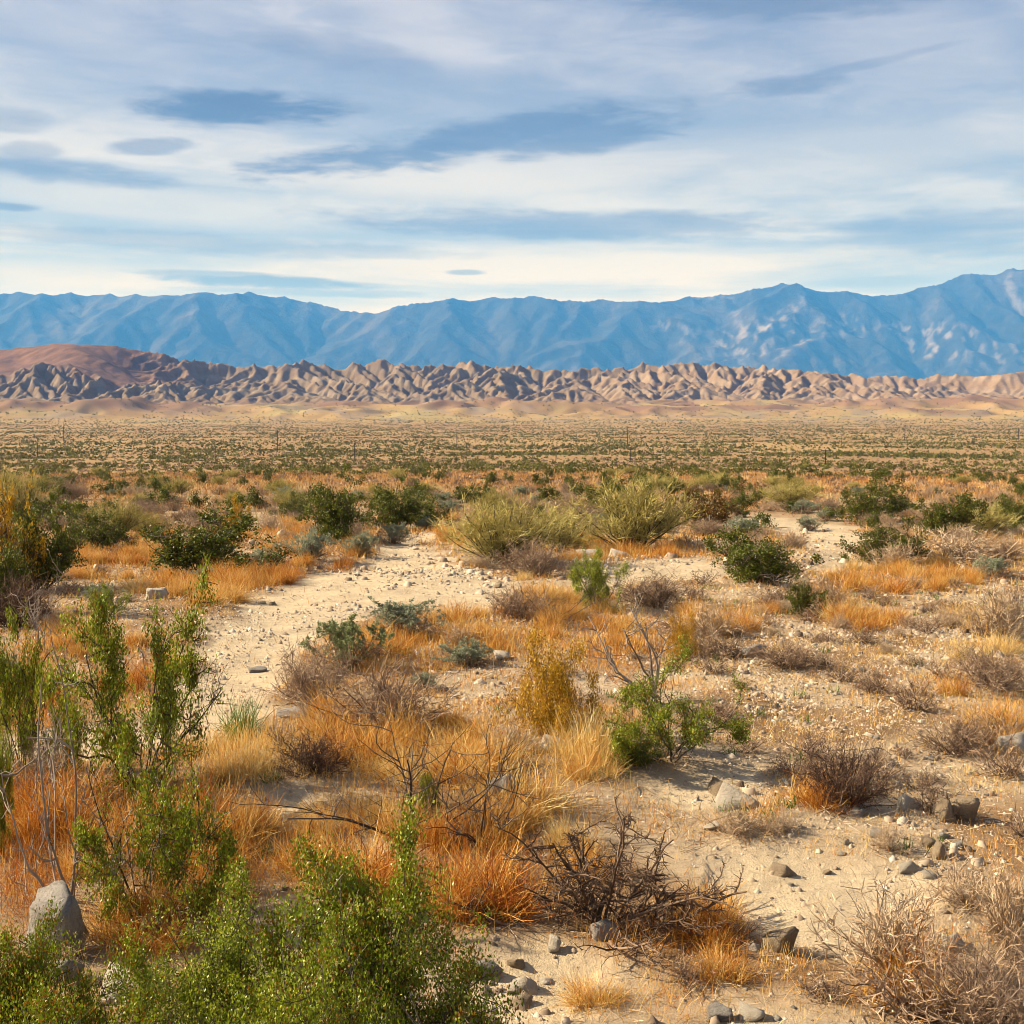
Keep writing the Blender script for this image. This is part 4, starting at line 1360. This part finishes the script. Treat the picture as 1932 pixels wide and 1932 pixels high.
for (nm, pr, u, v, w, top, lab, cat) in feature:
    plant_px(nm, pr, u, v, w, top, lab, cat)
# the leafy bushes at the photographer's feet
for pr, u, dist, w, top, lab in [
    (P['creo_front'][0], 690, 8.1, 470, 1590, 'big bright green creosote bush in the foreground beside stony sand'),
    (P['creo_front'][1], 400, 8.3, 400, 1705, 'bright green foreground creosote with twigs and pale rock showing through'),
    (P['creo_front'][0], 15, 7.6, 330, 1715, 'bright green foreground creosote in front of the grey boulder'),
    (P['creo_front'][1], 560, 7.0, 420, 1800, 'low creosote in the foreground between two larger bright green bushes'),
    (P['creo_front'][0], 190, 7.0, 420, 1840, 'low creosote in the foreground below the grey boulder'),
]:
    plant_px(CRE, pr, u, 1900, w, top, lab, 'bush', dist=dist)
OCC = []

# ------------------------------------------------------------------ named rocks
rocks = [
    (108, 1800, 118, 142, 'rock_grey', 'big cracked grey boulder behind the foreground creosotes'),
    (215, 1718, 54, 36, 'rock_grey', 'rounded grey rock beside the big cracked boulder'),
    (245, 1875, 130, 60, 'rock_pale', 'pale flat rock among the foreground creosotes'),
    (125, 1850, 70, 50, 'rock_grey', 'small grey rock at the foot of the big cracked boulder'),
    (300, 1770, 60, 30, 'rock_pale', 'pale slab under the tall creosote bush'),
    (1388, 1522, 92, 46, 'rock_pale', 'long cream coloured boulder beside orange grass'),
    (1365, 1488, 62, 28, 'rock_tan', 'low brown rock just behind the long cream boulder'),
    (946, 1512, 52, 48, 'rock_pale', 'white granite block in straw beneath dead branches'),
    (955, 1402, 42, 36, 'rock_tan', 'brown-sided rock next to the gold creosote'),
    (1045, 1412, 62, 26, 'rock_pale', 'bright white slab in straw by the gold creosote'),
    (1785, 1550, 50, 48, 'rock_tan', 'rounded tan boulder leaning against a flat-topped one'),
    (1815, 1545, 66, 52, 'rock_tan', 'flat-topped tan boulder behind a rounded one'),
    (1713, 1530, 50, 34, 'rock_pale', 'pale angular rock behind small stones near the tan boulders'),
    (1775, 1620, 36, 34, 'rock_tan', 'upright brown stone on the gravel slope'),
    (1712, 1640, 44, 26, 'rock_pale', 'wedge shaped cream stone lying on sand'),
    (1755, 1600, 40, 22, 'rock_tan', 'pinkish brown stone at the edge of the gravel'),
    (1655, 1585, 30, 20, 'rock_grey', 'grey stone at the edge of the bare gravelly sand'),
    (930, 1925, 50, 38, 'rock_tan', 'brown rounded rock beside the foreground creosote'),
    (880, 1915, 56, 40, 'rock_grey', 'grey rock touching the foreground creosote'),
    (985, 1855, 60, 34, 'rock_pale', 'pale angular rock in the patch of stony sand'),
    (920, 1830, 64, 40, 'rock_grey', 'grey-white rock at the head of the stony sand'),
    (1045, 1795, 30, 34, 'rock_pale', 'upright white stone under the gnarled dead shrub'),
    (1140, 1770, 60, 40, 'rock_grey', 'bluish grey rock shaded by the gnarled dead shrub'),
    (295, 1132, 46, 24, 'rock_pale', 'white stone beside orange grass on the wash edge'),
    (555, 1352, 62, 20, 'rock_grey', 'flat grey stone on sand by the sprawling dry shrub'),
    (487, 1262, 34, 11, 'rock_grey', 'lone flat stone on the open sand'),
    (945, 1246, 34, 16, 'rock_pale', 'white stone in orange grass near low grey bursage'),
    (1420, 1240, 52, 26, 'rock_grey', 'half buried grey boulder beside a low dry shrub'),
    (1395, 1300, 34, 24, 'rock_tan', 'square tan stone on pebbly ground near green sprouts'),
    (1905, 1420, 70, 40, 'rock_pale', 'smooth pale boulder by dark-based dry shrub'),
    (1640, 1440, 50, 32, 'rock_pale', 'pale rock among dry twigs and straw'),
    (1480, 1640, 60, 24, 'rock_tan', 'pebble-crusted low mound of stone on bare sand'),
    (1475, 1800, 66, 48, 'rock_tan', 'knobbly tan rock beside a spray of orange stems'),
    (1415, 1926, 60, 36, 'rock_pale', 'pale rock in low grass beside grey rock'),
    (1360, 1930, 60, 30, 'rock_grey', 'grey rock in low grass beside pale rock'),
    (1795, 1790, 50, 26, 'rock_pale', 'cream oval stone on gravelly sand under dry stems'),
    (1165, 1052, 40, 18, 'rock_pale', 'pale rock on the far bank of the wash'),
    (1110, 1056, 50, 22, 'rock_grey', 'grey rock pile stone at the foot of the broom bush'),
]
for (u, v, w, h, mt, lab) in rocks:
    x, y = hit(u, v - 2)
    s = y / FPX
    k = RNG.integers(0, 4)
    o = link('rock', ROCKS[mt][k], (x, y, gz1(x, y) + h * s * 0.27), float(RNG.uniform(0, 6.28)), (w * s, w * s * float(RNG.uniform(.7, 1.0)), h * s * 1.25))
    o.rotation_euler = (float(RNG.normal(0, .12)), float(RNG.normal(0, .12)), float(RNG.uniform(-.5, .5)))
    tag(o, lab, 'rock')

# ------------------------------------------------------------------ scattering over the ground
def scatter(n, d0, d1, half=0.47, rng=RNG, power=1.0):
    """n points in the wedge before the camera, uniform over the ground times d**(power-1)"""
    d = (rng.random(n) * (d1 ** (2 * power) - d0 ** (2 * power)) + d0 ** (2 * power)) ** (1 / (2 * power))
    a = rng.uniform(-half, half, n)
    return d * np.sin(a), d * np.cos(a)


BASE = []        # feet of the named plants, kept clear
for o in COL.objects:
    if o.parent is None and o.get('category') in ('bush', 'shrub', 'rock'):
        BASE.append((o.location.x, o.location.y, o.scale.x * 0.5))
BASE = np.array(BASE)


def clear(x, y, pad=0.0, frac=0.45):
    ok = np.ones(len(x), bool)
    for bx, by, r in BASE:
        ok &= np.hypot(x - bx, y - by) > r * frac + pad
    return ok


import re
MARKS = []       # (short phrase, x, y) of plants and rocks whose short phrase is theirs alone
_sh = {}
for o in COL.objects:
    if o.parent is None and o.get('label') and o.get('category') in ('bush', 'shrub', 'rock', 'branch', 'plant'):
        t_ = re.split(r' (?:with|beside|behind|in|on|at|by|next|between|among|under|beneath|before|where|over|above|near|left|rising|of|to|half|leaning|standing|lying|jutting|tucked|bordering|spreading|reaching|and|within|around|amid|beyond|touching|shaded|leaving|flattened|arching)\b', o['label'])[0]
        _sh.setdefault(t_, []).append((o.location.x, o.location.y))
for t_, q_ in _sh.items():
    if len(q_) == 1 and 2 <= len(t_.split()) <= 6:
        MARKS.append((t_, *q_[0]))


def near_mark(x, y, reach=3.2):
    """' beside the ...' for the closest plant or rock that a short phrase singles out"""
    best = min(MARKS, key=lambda m: math.hypot(m[1] - x, m[2] - y))
    if math.hypot(best[1] - x, best[2] - y) < reach:
        return ' beside the ' + best[0]
    return ''


def right_flat(x, y):
    """the stony flat: 1 where grass is thin and stones show"""
    u, v = project(x, np.maximum(y, 1), np.interp(np.hypot(x, y), _td, _tz))
    return smooth(u + 60 * fbm(x * .2, y * .2, 161, 2), 1180, 1420) * smooth(v, 1080, 1130)


# grass tussocks one can tell apart
x, y = scatter(2600, 8.5, 75, power=0.62)
w = wash_at(x, y); z_, st = zone_density(x, y, True)
keep = (RNG.random(len(x)) < np.clip(z_ * 1.1 - 0.12, 0, 1)) & (w < 0.25) & clear(x, y, 0.0, .3)
x, y, st, z_ = x[keep], y[keep], st[keep], z_[keep]
d_ = np.hypot(x, y)
size = RNG.uniform(.26, .52, len(x)) * np.clip(.7 + .4 * z_, .7, 1.3)
order = np.argsort(-(size / d_))[:290]
for i in order:
    s = st[i] + RNG.normal(0, .06)
    if s < .34:
        pr = P['tus_rust'][RNG.integers(0, 3)]; lab = 'rust-orange tussock of dry grass'; gr = 'rust-orange grass tussocks'
    elif s < .6:
        pr = P['tus_mid'][RNG.integers(0, 4)]; lab = 'golden orange tussock of dry grass'; gr = 'golden orange grass tussocks'
    else:
        pr = P['tus_straw'][RNG.integers(0, 3)]; lab = 'pale straw-yellow tussock of dry grass'; gr = 'straw-yellow grass tussocks'
    wd = size[i] * RNG.uniform(1.5, 2.6)
    nmk = near_mark(float(x[i]), float(y[i]))
    big = 'large ' if size[i] > .55 else ('small ' if size[i] < .38 else '')
    plant('grass_tussock', pr, float(x[i]), float(y[i]), float(wd), float(size[i]), big + lab + (nmk or ' away from any bush'), 'grass', big + gr + nmk)

# loose dry grass between them
G = Geo()
def blades(n, d0, d1, ln, wd, pts, power, thr):
    x, y = scatter(n, d0, d1, power=power)
    w = wash_at(x, y); z, st = zone_density(x, y, True)
    rf = right_flat(x, y)
    cl = smooth(fbm(x * .9, y * .9, 171, 3), -.25, .35)
    p = np.clip(np.maximum(z, thr * (cl * (1 - .3 * rf) + .22 * rf)), 0, 1) * (1 - smooth(w, .1, .5)) + 0.012 * w
    k = RNG.random(n) < p
    x, y, st, z = x[k], y[k], st[k], z[k]
    m = len(x)
    g = ground_z(x, y)
    t = np.radians(np.abs(RNG.normal(0, 36, m)).clip(0, 78)); az = RNG.uniform(0, 6.28, m)
    D = np.stack([np.cos(az) * np.sin(t), np.sin(az) * np.sin(t), np.cos(t)], 1)
    L_ = ln * RNG.uniform(.35, 1.1, m) * (.55 + .5 * np.clip(z, 0, 1)) * (1 - .4 * rf[k] * (z < .35))
    st = st + .16 * rf[k] * (z < .35)
    C = curves(np.stack([x, y, g - .01], 1), D, L_, pts, -.08, .1, RNG)
    wdd = wd * np.clip(np.hypot(x, y) / (0.5 * (d0 + d1)), .6, 1.6)
    G.ribbons(C, np.linspace(1, .4, pts)[None] * wdd[:, None], np.clip(st + RNG.normal(.05, .22, m), 0, 1), RNG)


blades(175000, 7.5, 26, .38, .0072, 3, .85, .52)
blades(140000, 24, 60, .42, .016, 3, .85, .66)
tag(link('dry_grass', G.mesh('dry_grass', M['grass'])), 'loose dry grass growing thinly over the sand', 'grass', kind='stuff')

G = Geo()
def farblades():
    n = 105000
    x, y = scatter(n, 48, 240, power=.7)
    w = wash_at(x, y)
    cl = smooth(fbm(x * .16, y * .16, 181, 4), -.3, .3)
    k = (RNG.random(n) < .25 + .75 * cl) & (w < .2)
    x, y, cl = x[k], y[k], cl[k]; m = len(x)
    g = ground_z(x, y)
    t = np.radians(np.abs(RNG.normal(0, 40, m)).clip(0, 80)); az = RNG.uniform(0, 6.28, m)
    D = np.stack([np.cos(az) * np.sin(t), np.sin(az) * np.sin(t), np.cos(t)], 1)
    C = curves(np.stack([x, y, g - .02], 1), D, RNG.uniform(.25, .65, m), 2, -.06, .12, RNG)
    st = np.clip(.45 + .45 * fbm(x * .1, y * .1, 191, 3) + RNG.normal(0, .16, m), 0, 1)
    G.ribbons(C, np.linspace(1, .4, 2)[None] * (.0005 * np.hypot(x, y))[:, None].clip(.02, .09), st, RNG)


farblades()
tag(link('dry_grass', G.mesh('dry_grass_far', M['grass_far'])), 'tan dry grass covering the middle distance', 'grass', kind='stuff')

# low dry twig clumps, mostly on the stony flat
x, y = scatter(1500, 9, 70, power=.6)
rf = right_flat(x, y); w = wash_at(x, y)
keep = (RNG.random(len(x)) < .12 + .5 * rf) & (w < .15) & clear(x, y, 0, .4)
x, y, rf = x[keep], y[keep], rf[keep]
sz = RNG.uniform(.22, .55, len(x))
for i in np.argsort(-(sz / np.hypot(x, y)))[:230]:
    pr = (P['dry_low'][RNG.integers(0, 4)] if RNG.random() < .75 else P['dry_pale'][RNG.integers(0, 3)])
    nmk = near_mark(float(x[i]), float(y[i]))
    wh = nmk or (' on the stony flat' if rf[i] > .5 else ' in the grass')
    plant('twig_clump', pr, float(x[i]), float(y[i]), float(sz[i] * RNG.uniform(1.3, 2.2)), float(sz[i] * .8), 'low grey-brown clump of dry twigs' + wh, 'twigs', 'twig clumps' + wh)

# fresh green sprouts
G = Geo()
x, y = scatter(700, 8, 45, power=.7)
rf = right_flat(x, y); w = wash_at(x, y)
keep = (RNG.random(len(x)) < .12 + .5 * rf) & (w < .4)
x, y = x[keep], y[keep]
rep = 26
xx = np.repeat(x, rep) + RNG.normal(0, .07, len(x) * rep); yy = np.repeat(y, rep) + RNG.normal(0, .07, len(x) * rep)
t = np.radians(np.abs(RNG.normal(0, 40, len(xx))).clip(0, 80)); az = RNG.uniform(0, 6.28, len(xx))
D = np.stack([np.cos(az) * np.sin(t), np.sin(az) * np.sin(t), np.cos(t)], 1)
C = curves(np.stack([xx, yy, ground_z(xx, yy)], 1), D, RNG.uniform(.05, .17, len(xx)), 3, -.05, .1, RNG)
G.ribbons(C, np.linspace(1, .4, 3)[None] * .012, RNG.uniform(.1, .9, len(xx)), RNG)
tag(link('green_sprouts', G.mesh('green_sprouts', M['sprout'])), 'tiny fresh green sprouts between the stones', 'sprouts', kind='stuff')

# stones one can tell apart
x, y = scatter(3000, 8.5, 62, power=.6)
rf = right_flat(x, y); w = wash_at(x, y)
u, v = project(x, y, ground_z(x, y))
bank = np.zeros(len(x))
for (a, b, ru, rv, s) in [(850, 1085, 190, 26, 1.0), (1150, 1060, 130, 20, .9), (1480, 985, 110, 16, .8), (1530, 1055, 60, 30, .7), (940, 1310, 110, 55, .9), (960, 1860, 110, 70, 1.0), (1380, 1470, 120, 45, .9),
                          (1760, 1600, 160, 90, 1.0), (1640, 1480, 200, 60, .8), (1480, 1330, 160, 60, .5), (400, 1135, 160, 22, .5), (1850, 1120, 90, 22, .5), (500, 1010, 200, 20, .3)]:
    bank = np.maximum(bank, s * np.exp(-((u - a) / ru) ** 2 - ((v - b) / rv) ** 2))
keep = RNG.random(len(x)) < np.clip(.05 + .14 * rf + .85 * bank, 0, 1)
x, y, bank, rf = x[keep], y[keep], bank[keep], rf[keep]
sz = np.exp(RNG.normal(-2.35, .5, len(x))).clip(.04, .32)
for i in np.argsort(-(sz / np.hypot(x, y)))[:255]:
    mt = RNG.choice(['rock_grey', 'rock_pale', 'rock_tan'], p=[.3, .4, .3])
    nm = {'rock_grey': 'grey', 'rock_pale': 'pale', 'rock_tan': 'tan'}[mt]
    s = float(sz[i])
    where = near_mark(float(x[i]), float(y[i]), 2.6).strip() or ('on the stony flat' if rf[i] > .5 else 'by the wash and grass')
    o = link('stone', ROCKS[mt][RNG.integers(0, 4)], (float(x[i]), float(y[i]), gz1(float(x[i]), float(y[i])) + s * .08), 0.0, (s * float(RNG.uniform(.8, 1.3)), s, s * float(RNG.uniform(.5, .8))))
    o.rotation_euler = (float(RNG.normal(0, .2)), float(RNG.normal(0, .2)), float(RNG.uniform(0, 6.28)))
    tag(o, 'small angular %s stone lying %s' % (nm, where), 'stone', '%s stones %s' % (nm, where))

# fallen twigs and broken stalks lying about
G = Geo()
n = 75000
x, y = scatter(n, 7.5, 55, power=.75)
w = wash_at(x, y)
cl = smooth(fbm(x * .7, y * .7, 251, 3), -.3, .35)
k = RNG.random(n) < (.25 + .75 * cl) * (1 - .93 * w)
x, y = x[k], y[k]; m_ = len(x)
az = RNG.uniform(0, 6.28, m_); t = np.radians(RNG.uniform(62, 92, m_))
D = np.stack([np.cos(az) * np.sin(t), np.sin(az) * np.sin(t), np.cos(t)], 1)
C = curves(np.stack([x, y, ground_z(x, y) + .012], 1), D, RNG.uniform(.05, .24, m_), 2, 0, .1, RNG)
G.ribbons(C, (.00042 * np.hypot(x, y)).clip(.004, .016)[:, None] * np.ones((1, 2)), RNG.uniform(0, 1, m_), RNG)
tag(link('plant_litter', G.mesh('plant_litter', M['twig_pale'])), 'broken dry stalks lying on the ground', 'litter', kind='stuff')

# gravel
STONY = [(850, 1085, 190, 26, 1.0), (1150, 1060, 130, 20, .9), (1480, 985, 110, 16, .8), (1530, 1055, 60, 30, .7), (940, 1310, 110, 55, .9), (960, 1860, 130, 80, 1.0), (1380, 1470, 120, 45, .9), (1760, 1600, 160, 90, 1.0), (1640, 1480, 200, 60, .7), (1500, 1320, 200, 60, .5)]
def gravel(n, d0, d1, s0, power):
    x, y = scatter(n, d0, d1, power=power)
    rf = right_flat(x, y); w = wash_at(x, y)
    u, v = project(x, y, np.interp(np.hypot(x, y), _td, _tz))
    b = np.zeros(len(x))
    for (a, bb, ru, rv, s) in STONY:
        b = np.maximum(b, s * np.exp(-((u - a) / ru) ** 2 - ((v - bb) / rv) ** 2))
    cl = smooth(fbm(x * .8, y * .8, 261, 3), -.2, .4)
    k = RNG.random(n) < np.clip((.25 + .05 * w + .35 * rf + .8 * b) * (.3 + .7 * cl), 0, 1)
    x, y = x[k], y[k]; m = len(x)
    g = ground_z(x, y)
    s = np.exp(RNG.normal(math.log(s0), .5, m)) * np.clip(np.hypot(x, y) / 18., .7, 2.0)
    base = np.array([[.5, 0, 0], [0, .5, 0], [-.5, 0, 0], [0, -.5, 0], [0, 0, .5]])
    V = base[None] * (1 + RNG.uniform(-.4, .4, (m, 5, 1)))
    V[:, 4, :2] += RNG.normal(0, .16, (m, 2))
    an = RNG.uniform(0, 6.28, m); ca, sa = np.cos(an), np.sin(an)
    Vx = V[..., 0] * ca[:, None] - V[..., 1] * sa[:, None]; Vy = V[..., 0] * sa[:, None] + V[..., 1] * ca[:, None]
    V = np.stack([Vx, Vy, V[..., 2]], -1) * s[:, None, None]
    V += np.stack([x, y, g - .004], 1)[:, None, :]
    T = np.array([[0, 1, 4], [1, 2, 4], [2, 3, 4], [3, 0, 4]])
    tt = (np.arange(m)[:, None, None] * 5 + T[None]).reshape(-1, 3)
    G.add(V.reshape(-1, 3), t=tt, tint=np.repeat(np.clip(RNG.normal(.55, .25, m), 0, 1), 5))


def rubble(n, d0, d1, s0, power):
    x, y = scatter(n, d0, d1, power=power)
    rf = right_flat(x, y); w = wash_at(x, y)
    u, v = project(x, y, np.interp(np.hypot(x, y), _td, _tz))
    b = np.zeros(len(x))
    for (a, bb, ru, rv, s) in STONY:
        b = np.maximum(b, s * np.exp(-((u - a) / ru) ** 2 - ((v - bb) / rv) ** 2))
    cl = smooth(fbm(x * .6, y * .6, 271, 3), -.1, .5)
    k = RNG.random(n) < np.clip((.05 + .16 * rf + .8 * b) * (.35 + .65 * cl) * (1 - .4 * w), 0, 1)
    x, y = x[k], y[k]; m = len(x)
    s = np.exp(RNG.normal(math.log(s0), .45, m)) * np.clip(np.hypot(x, y) / 22., .8, 1.5)
    an = np.arange(5) * 2 * math.pi / 5
    lo = np.stack([np.cos(an) * .5, np.sin(an) * .5, np.full(5, -.06)], 1); hi = np.stack([np.cos(an + .4) * .34, np.sin(an + .4) * .34, np.full(5, .34)], 1)
    V = np.vstack([lo, hi, [[0, 0, .42]]])[None] * (1 + RNG.uniform(-.3, .3, (m, 11, 1))) + RNG.normal(0, .05, (m, 11, 3))
    V[..., 0] *= RNG.uniform(.8, 1.5, (m, 1)); V[..., 2] *= RNG.uniform(.6, 1.3, (m, 1))
    r = RNG.uniform(0, 6.28, m); ca, sa = np.cos(r)[:, None], np.sin(r)[:, None]
    V = np.stack([V[..., 0] * ca - V[..., 1] * sa, V[..., 0] * sa + V[..., 1] * ca, V[..., 2]], -1) * s[:, None, None]
    V += np.stack([x, y, ground_z(x, y)], 1)[:, None, :]
    T = []
    for i in range(5):
        j = (i + 1) % 5
        T += [(i, j, 5 + i), (j, 5 + j, 5 + i), (5 + i, 5 + j, 10)]
    T = np.array(T)
    tt = (np.arange(m)[:, None, None] * 11 + T[None]).reshape(-1, 3)
    G.add(V.reshape(-1, 3), t=tt, tint=np.repeat(np.clip(RNG.normal(.48, .28, m), 0, 1), 11))


G = Geo()
gravel(170000, 7.5, 30, .027, .8)
gravel(50000, 25, 62, .034, .8)
rubble(16000, 8, 30, .065, .8)
rubble(12000, 26, 62, .085, .8)
tag(link('gravel', G.mesh('gravel', M['gravel'])), 'loose gravel strewn over the sand', 'gravel', kind='stuff')

# ------------------------------------------------------------------ shrubs of the middle distance and the plain
x, y = scatter(900, 62, 260, power=.72)
cl = smooth(fbm(x / 30., y / 40., 201, 3), -.25, .3)
keep = RNG.random(len(x)) < .25 + .75 * cl
x, y = x[keep], y[keep]
hh = RNG.uniform(.5, 1.5, len(x))
for i in np.argsort(-(hh / np.hypot(x, y)))[:250]:
    r = RNG.random()
    if r < .14:
        plant('broom_bush', P['broom'][RNG.integers(0, 3)], float(x[i]), float(y[i]), float(hh[i] * 1.7), float(hh[i] * .95), 'olive broom bush scattered across the middle distance', 'bush', 'broom bushes of the middle distance')
    elif r < .24:
        plant('bursage_shrub', P['bursage'][RNG.integers(0, 3)], float(x[i]), float(y[i]), float(hh[i] * 1.1), float(hh[i] * .6), 'grey-green bursage scattered across the middle distance', 'shrub', 'bursage of the middle distance')
    else:
        plant(CRE, P['creo_far'][RNG.integers(0, 4)], float(x[i]), float(y[i]), float(hh[i] * 1.6), float(hh[i]), 'dark green creosote bush scattered across the middle distance', 'bush', 'creosotes of the middle distance')

x, y = scatter(900, 45, 200, power=.7)
keep = wash_at(x, y) < .1
x, y = x[keep], y[keep]
hh = RNG.uniform(.4, .85, len(x))
for i in np.argsort(-(hh / np.hypot(x, y)))[:240]:
    pr = P['dry'][RNG.integers(0, 3)] if RNG.random() < .6 else P['dry_pale'][RNG.integers(0, 3)]
    plant(DS, pr, float(x[i]), float(y[i]), float(hh[i] * 2.0), float(hh[i]), 'dry twig mound dotted over the middle distance', 'shrub', 'dry shrubs of the middle distance')


def far_shrubs(name, n, d0, d1, power, mat, h0, h1, aspect, per, label, dens_seed, green=True, foot=False):
    G = Geo()
    x, y = scatter(n, d0, d1, .5, power=power)
    cl = smooth(fbm(x / 55., y / 110., dens_seed, 3), -.45, .35)
    k = RNG.random(n) < .22 + .78 * cl
    x, y = x[k], y[k]; m = len(x)
    g = ground_z(x, y)
    h = h0 + (h1 - h0) * RNG.random(m) ** 1.6
    d = np.hypot(x, y)
    per_ = np.clip((per * 400.0 / d), 5, 46).astype(int)
    ids = np.repeat(np.arange(m), per_)
    q = RNG.normal(size=(len(ids), 3)); q /= np.linalg.norm(q, axis=1, keepdims=True)
    q[:, 2] = np.abs(q[:, 2])
    rr = RNG.uniform(.45, 1.0, len(ids))[:, None]
    c = q * rr * np.stack([h[ids] * aspect * .5, h[ids] * aspect * .5, h[ids] * .85], 1)
    c += np.stack([x[ids], y[ids], g[ids]], 1)
    dd = q + RNG.normal(size=q.shape) * .5; dd[:, 2] += .4
    ls = h[ids] * np.clip(2.1 / np.sqrt(per_[ids]), .24, .8) * RNG.uniform(.6, 1.2, len(ids))
    c -= dd / np.linalg.norm(dd, axis=1, keepdims=True) * ls[:, None] * .5
    tn = RNG.normal(.5, .14, m)[ids] + RNG.normal(0, .12, len(ids))
    G.chips(c, dd, ls * 1.1, ls * .95, np.clip(tn, 0, 1), RNG)
    tag(link(name, G.mesh(name, M[mat])), label, 'shrubs', kind='stuff')


far_shrubs('creosote_scrub', 7000, 190, 620, .85, 'scrub', .5, 1.5, 1.7, 24, 'dark creosote scrub dotting the nearer plain', 211)
far_shrubs('creosote_scrub', 62000, 560, 2500, .68, 'scrub', .6, 2.1, 2.1, 15, 'dark creosote scrub dotting the far plain', 221)
far_shrubs('dry_scrub', 30000, 600, 2400, .68, 'twig', .4, 1.1, 2.4, 10, 'tan dry scrub across the far plain', 235)
far_shrubs('dry_scrub', 9000, 110, 700, .8, 'twig', .35, .9, 2.2, 20, 'tan dry scrub between the creosotes of the plain', 231)
far_shrubs('foothill_scrub', 9000, 2350, 3150, 1.0, 'scrub', .9, 3.4, 1.8, 20, 'dark scrub dotting the yellow foothills', 241)

# ------------------------------------------------------------------ power poles crossing the plain
poles = [(71, 863, 820), (121, 845, 803), (406, 868, 831), (524, 854, 811), (669, 868, 835), (862, 846, 810), (881, 862, 838), (1049, 869, 844), (1184, 840, 804), (1189, 873, 843), (1198, 876, 845),
         (1309, 860, 829), (1413, 853, 835), (1464, 828, 806), (1557, 881, 848), (1588, 842, 818), (1707, 831, 804), (1921, 831, 808)]
def pole(u, v, top):
    x, y = hit(u, v)
    y0 = y
    tx, ty, tz = ray(u, top)
    z0 = gz1(x, y)
    h = CAMZ + float(tz / ty) * y - z0
    o = link('power_pole', None, (x, y, z0), float(RNG.uniform(-.15, .15)))
    g = Geo(); r = max(.17, .00032 * y)
    g.tubes(np.array([[[0, 0, -.5], [0, 0, h * .5], [0, 0, h]]]), np.array([[r, r * .85, r * .65]]), .3, 8)
    link('post', g.mesh('pole_post', M['pole']), parent=o)
    g = Geo()
    g.tubes(np.array([[[-1.3, 0, h * .93], [0, 0, h * .93], [1.3, 0, h * .93]]]), np.array([[.10, .10, .10]]), .3, 4)
    ca = link('crossarm', g.mesh('pole_crossarm', M['pole']), parent=o)
    gi = Geo()
    gi.tubes(np.array([[[0, 0, 0], [0, 0, .12], [0, 0, .25]]]), np.array([[.07, .10, .05]]), .3, 6)
    im = gi.mesh('pole_insulator', M['pole'])
    for k in (-1.15, 0, 1.15):
        link('insulator', im, (k, 0, h * .93 + .08), parent=ca)
    line = 'nearer' if v > 857 else 'farther'
    tag(o, 'dark wooden power pole in the %s line across the plain' % line, 'pole', '%s line of power poles' % line)


for p_ in poles:
    pole(*p_)
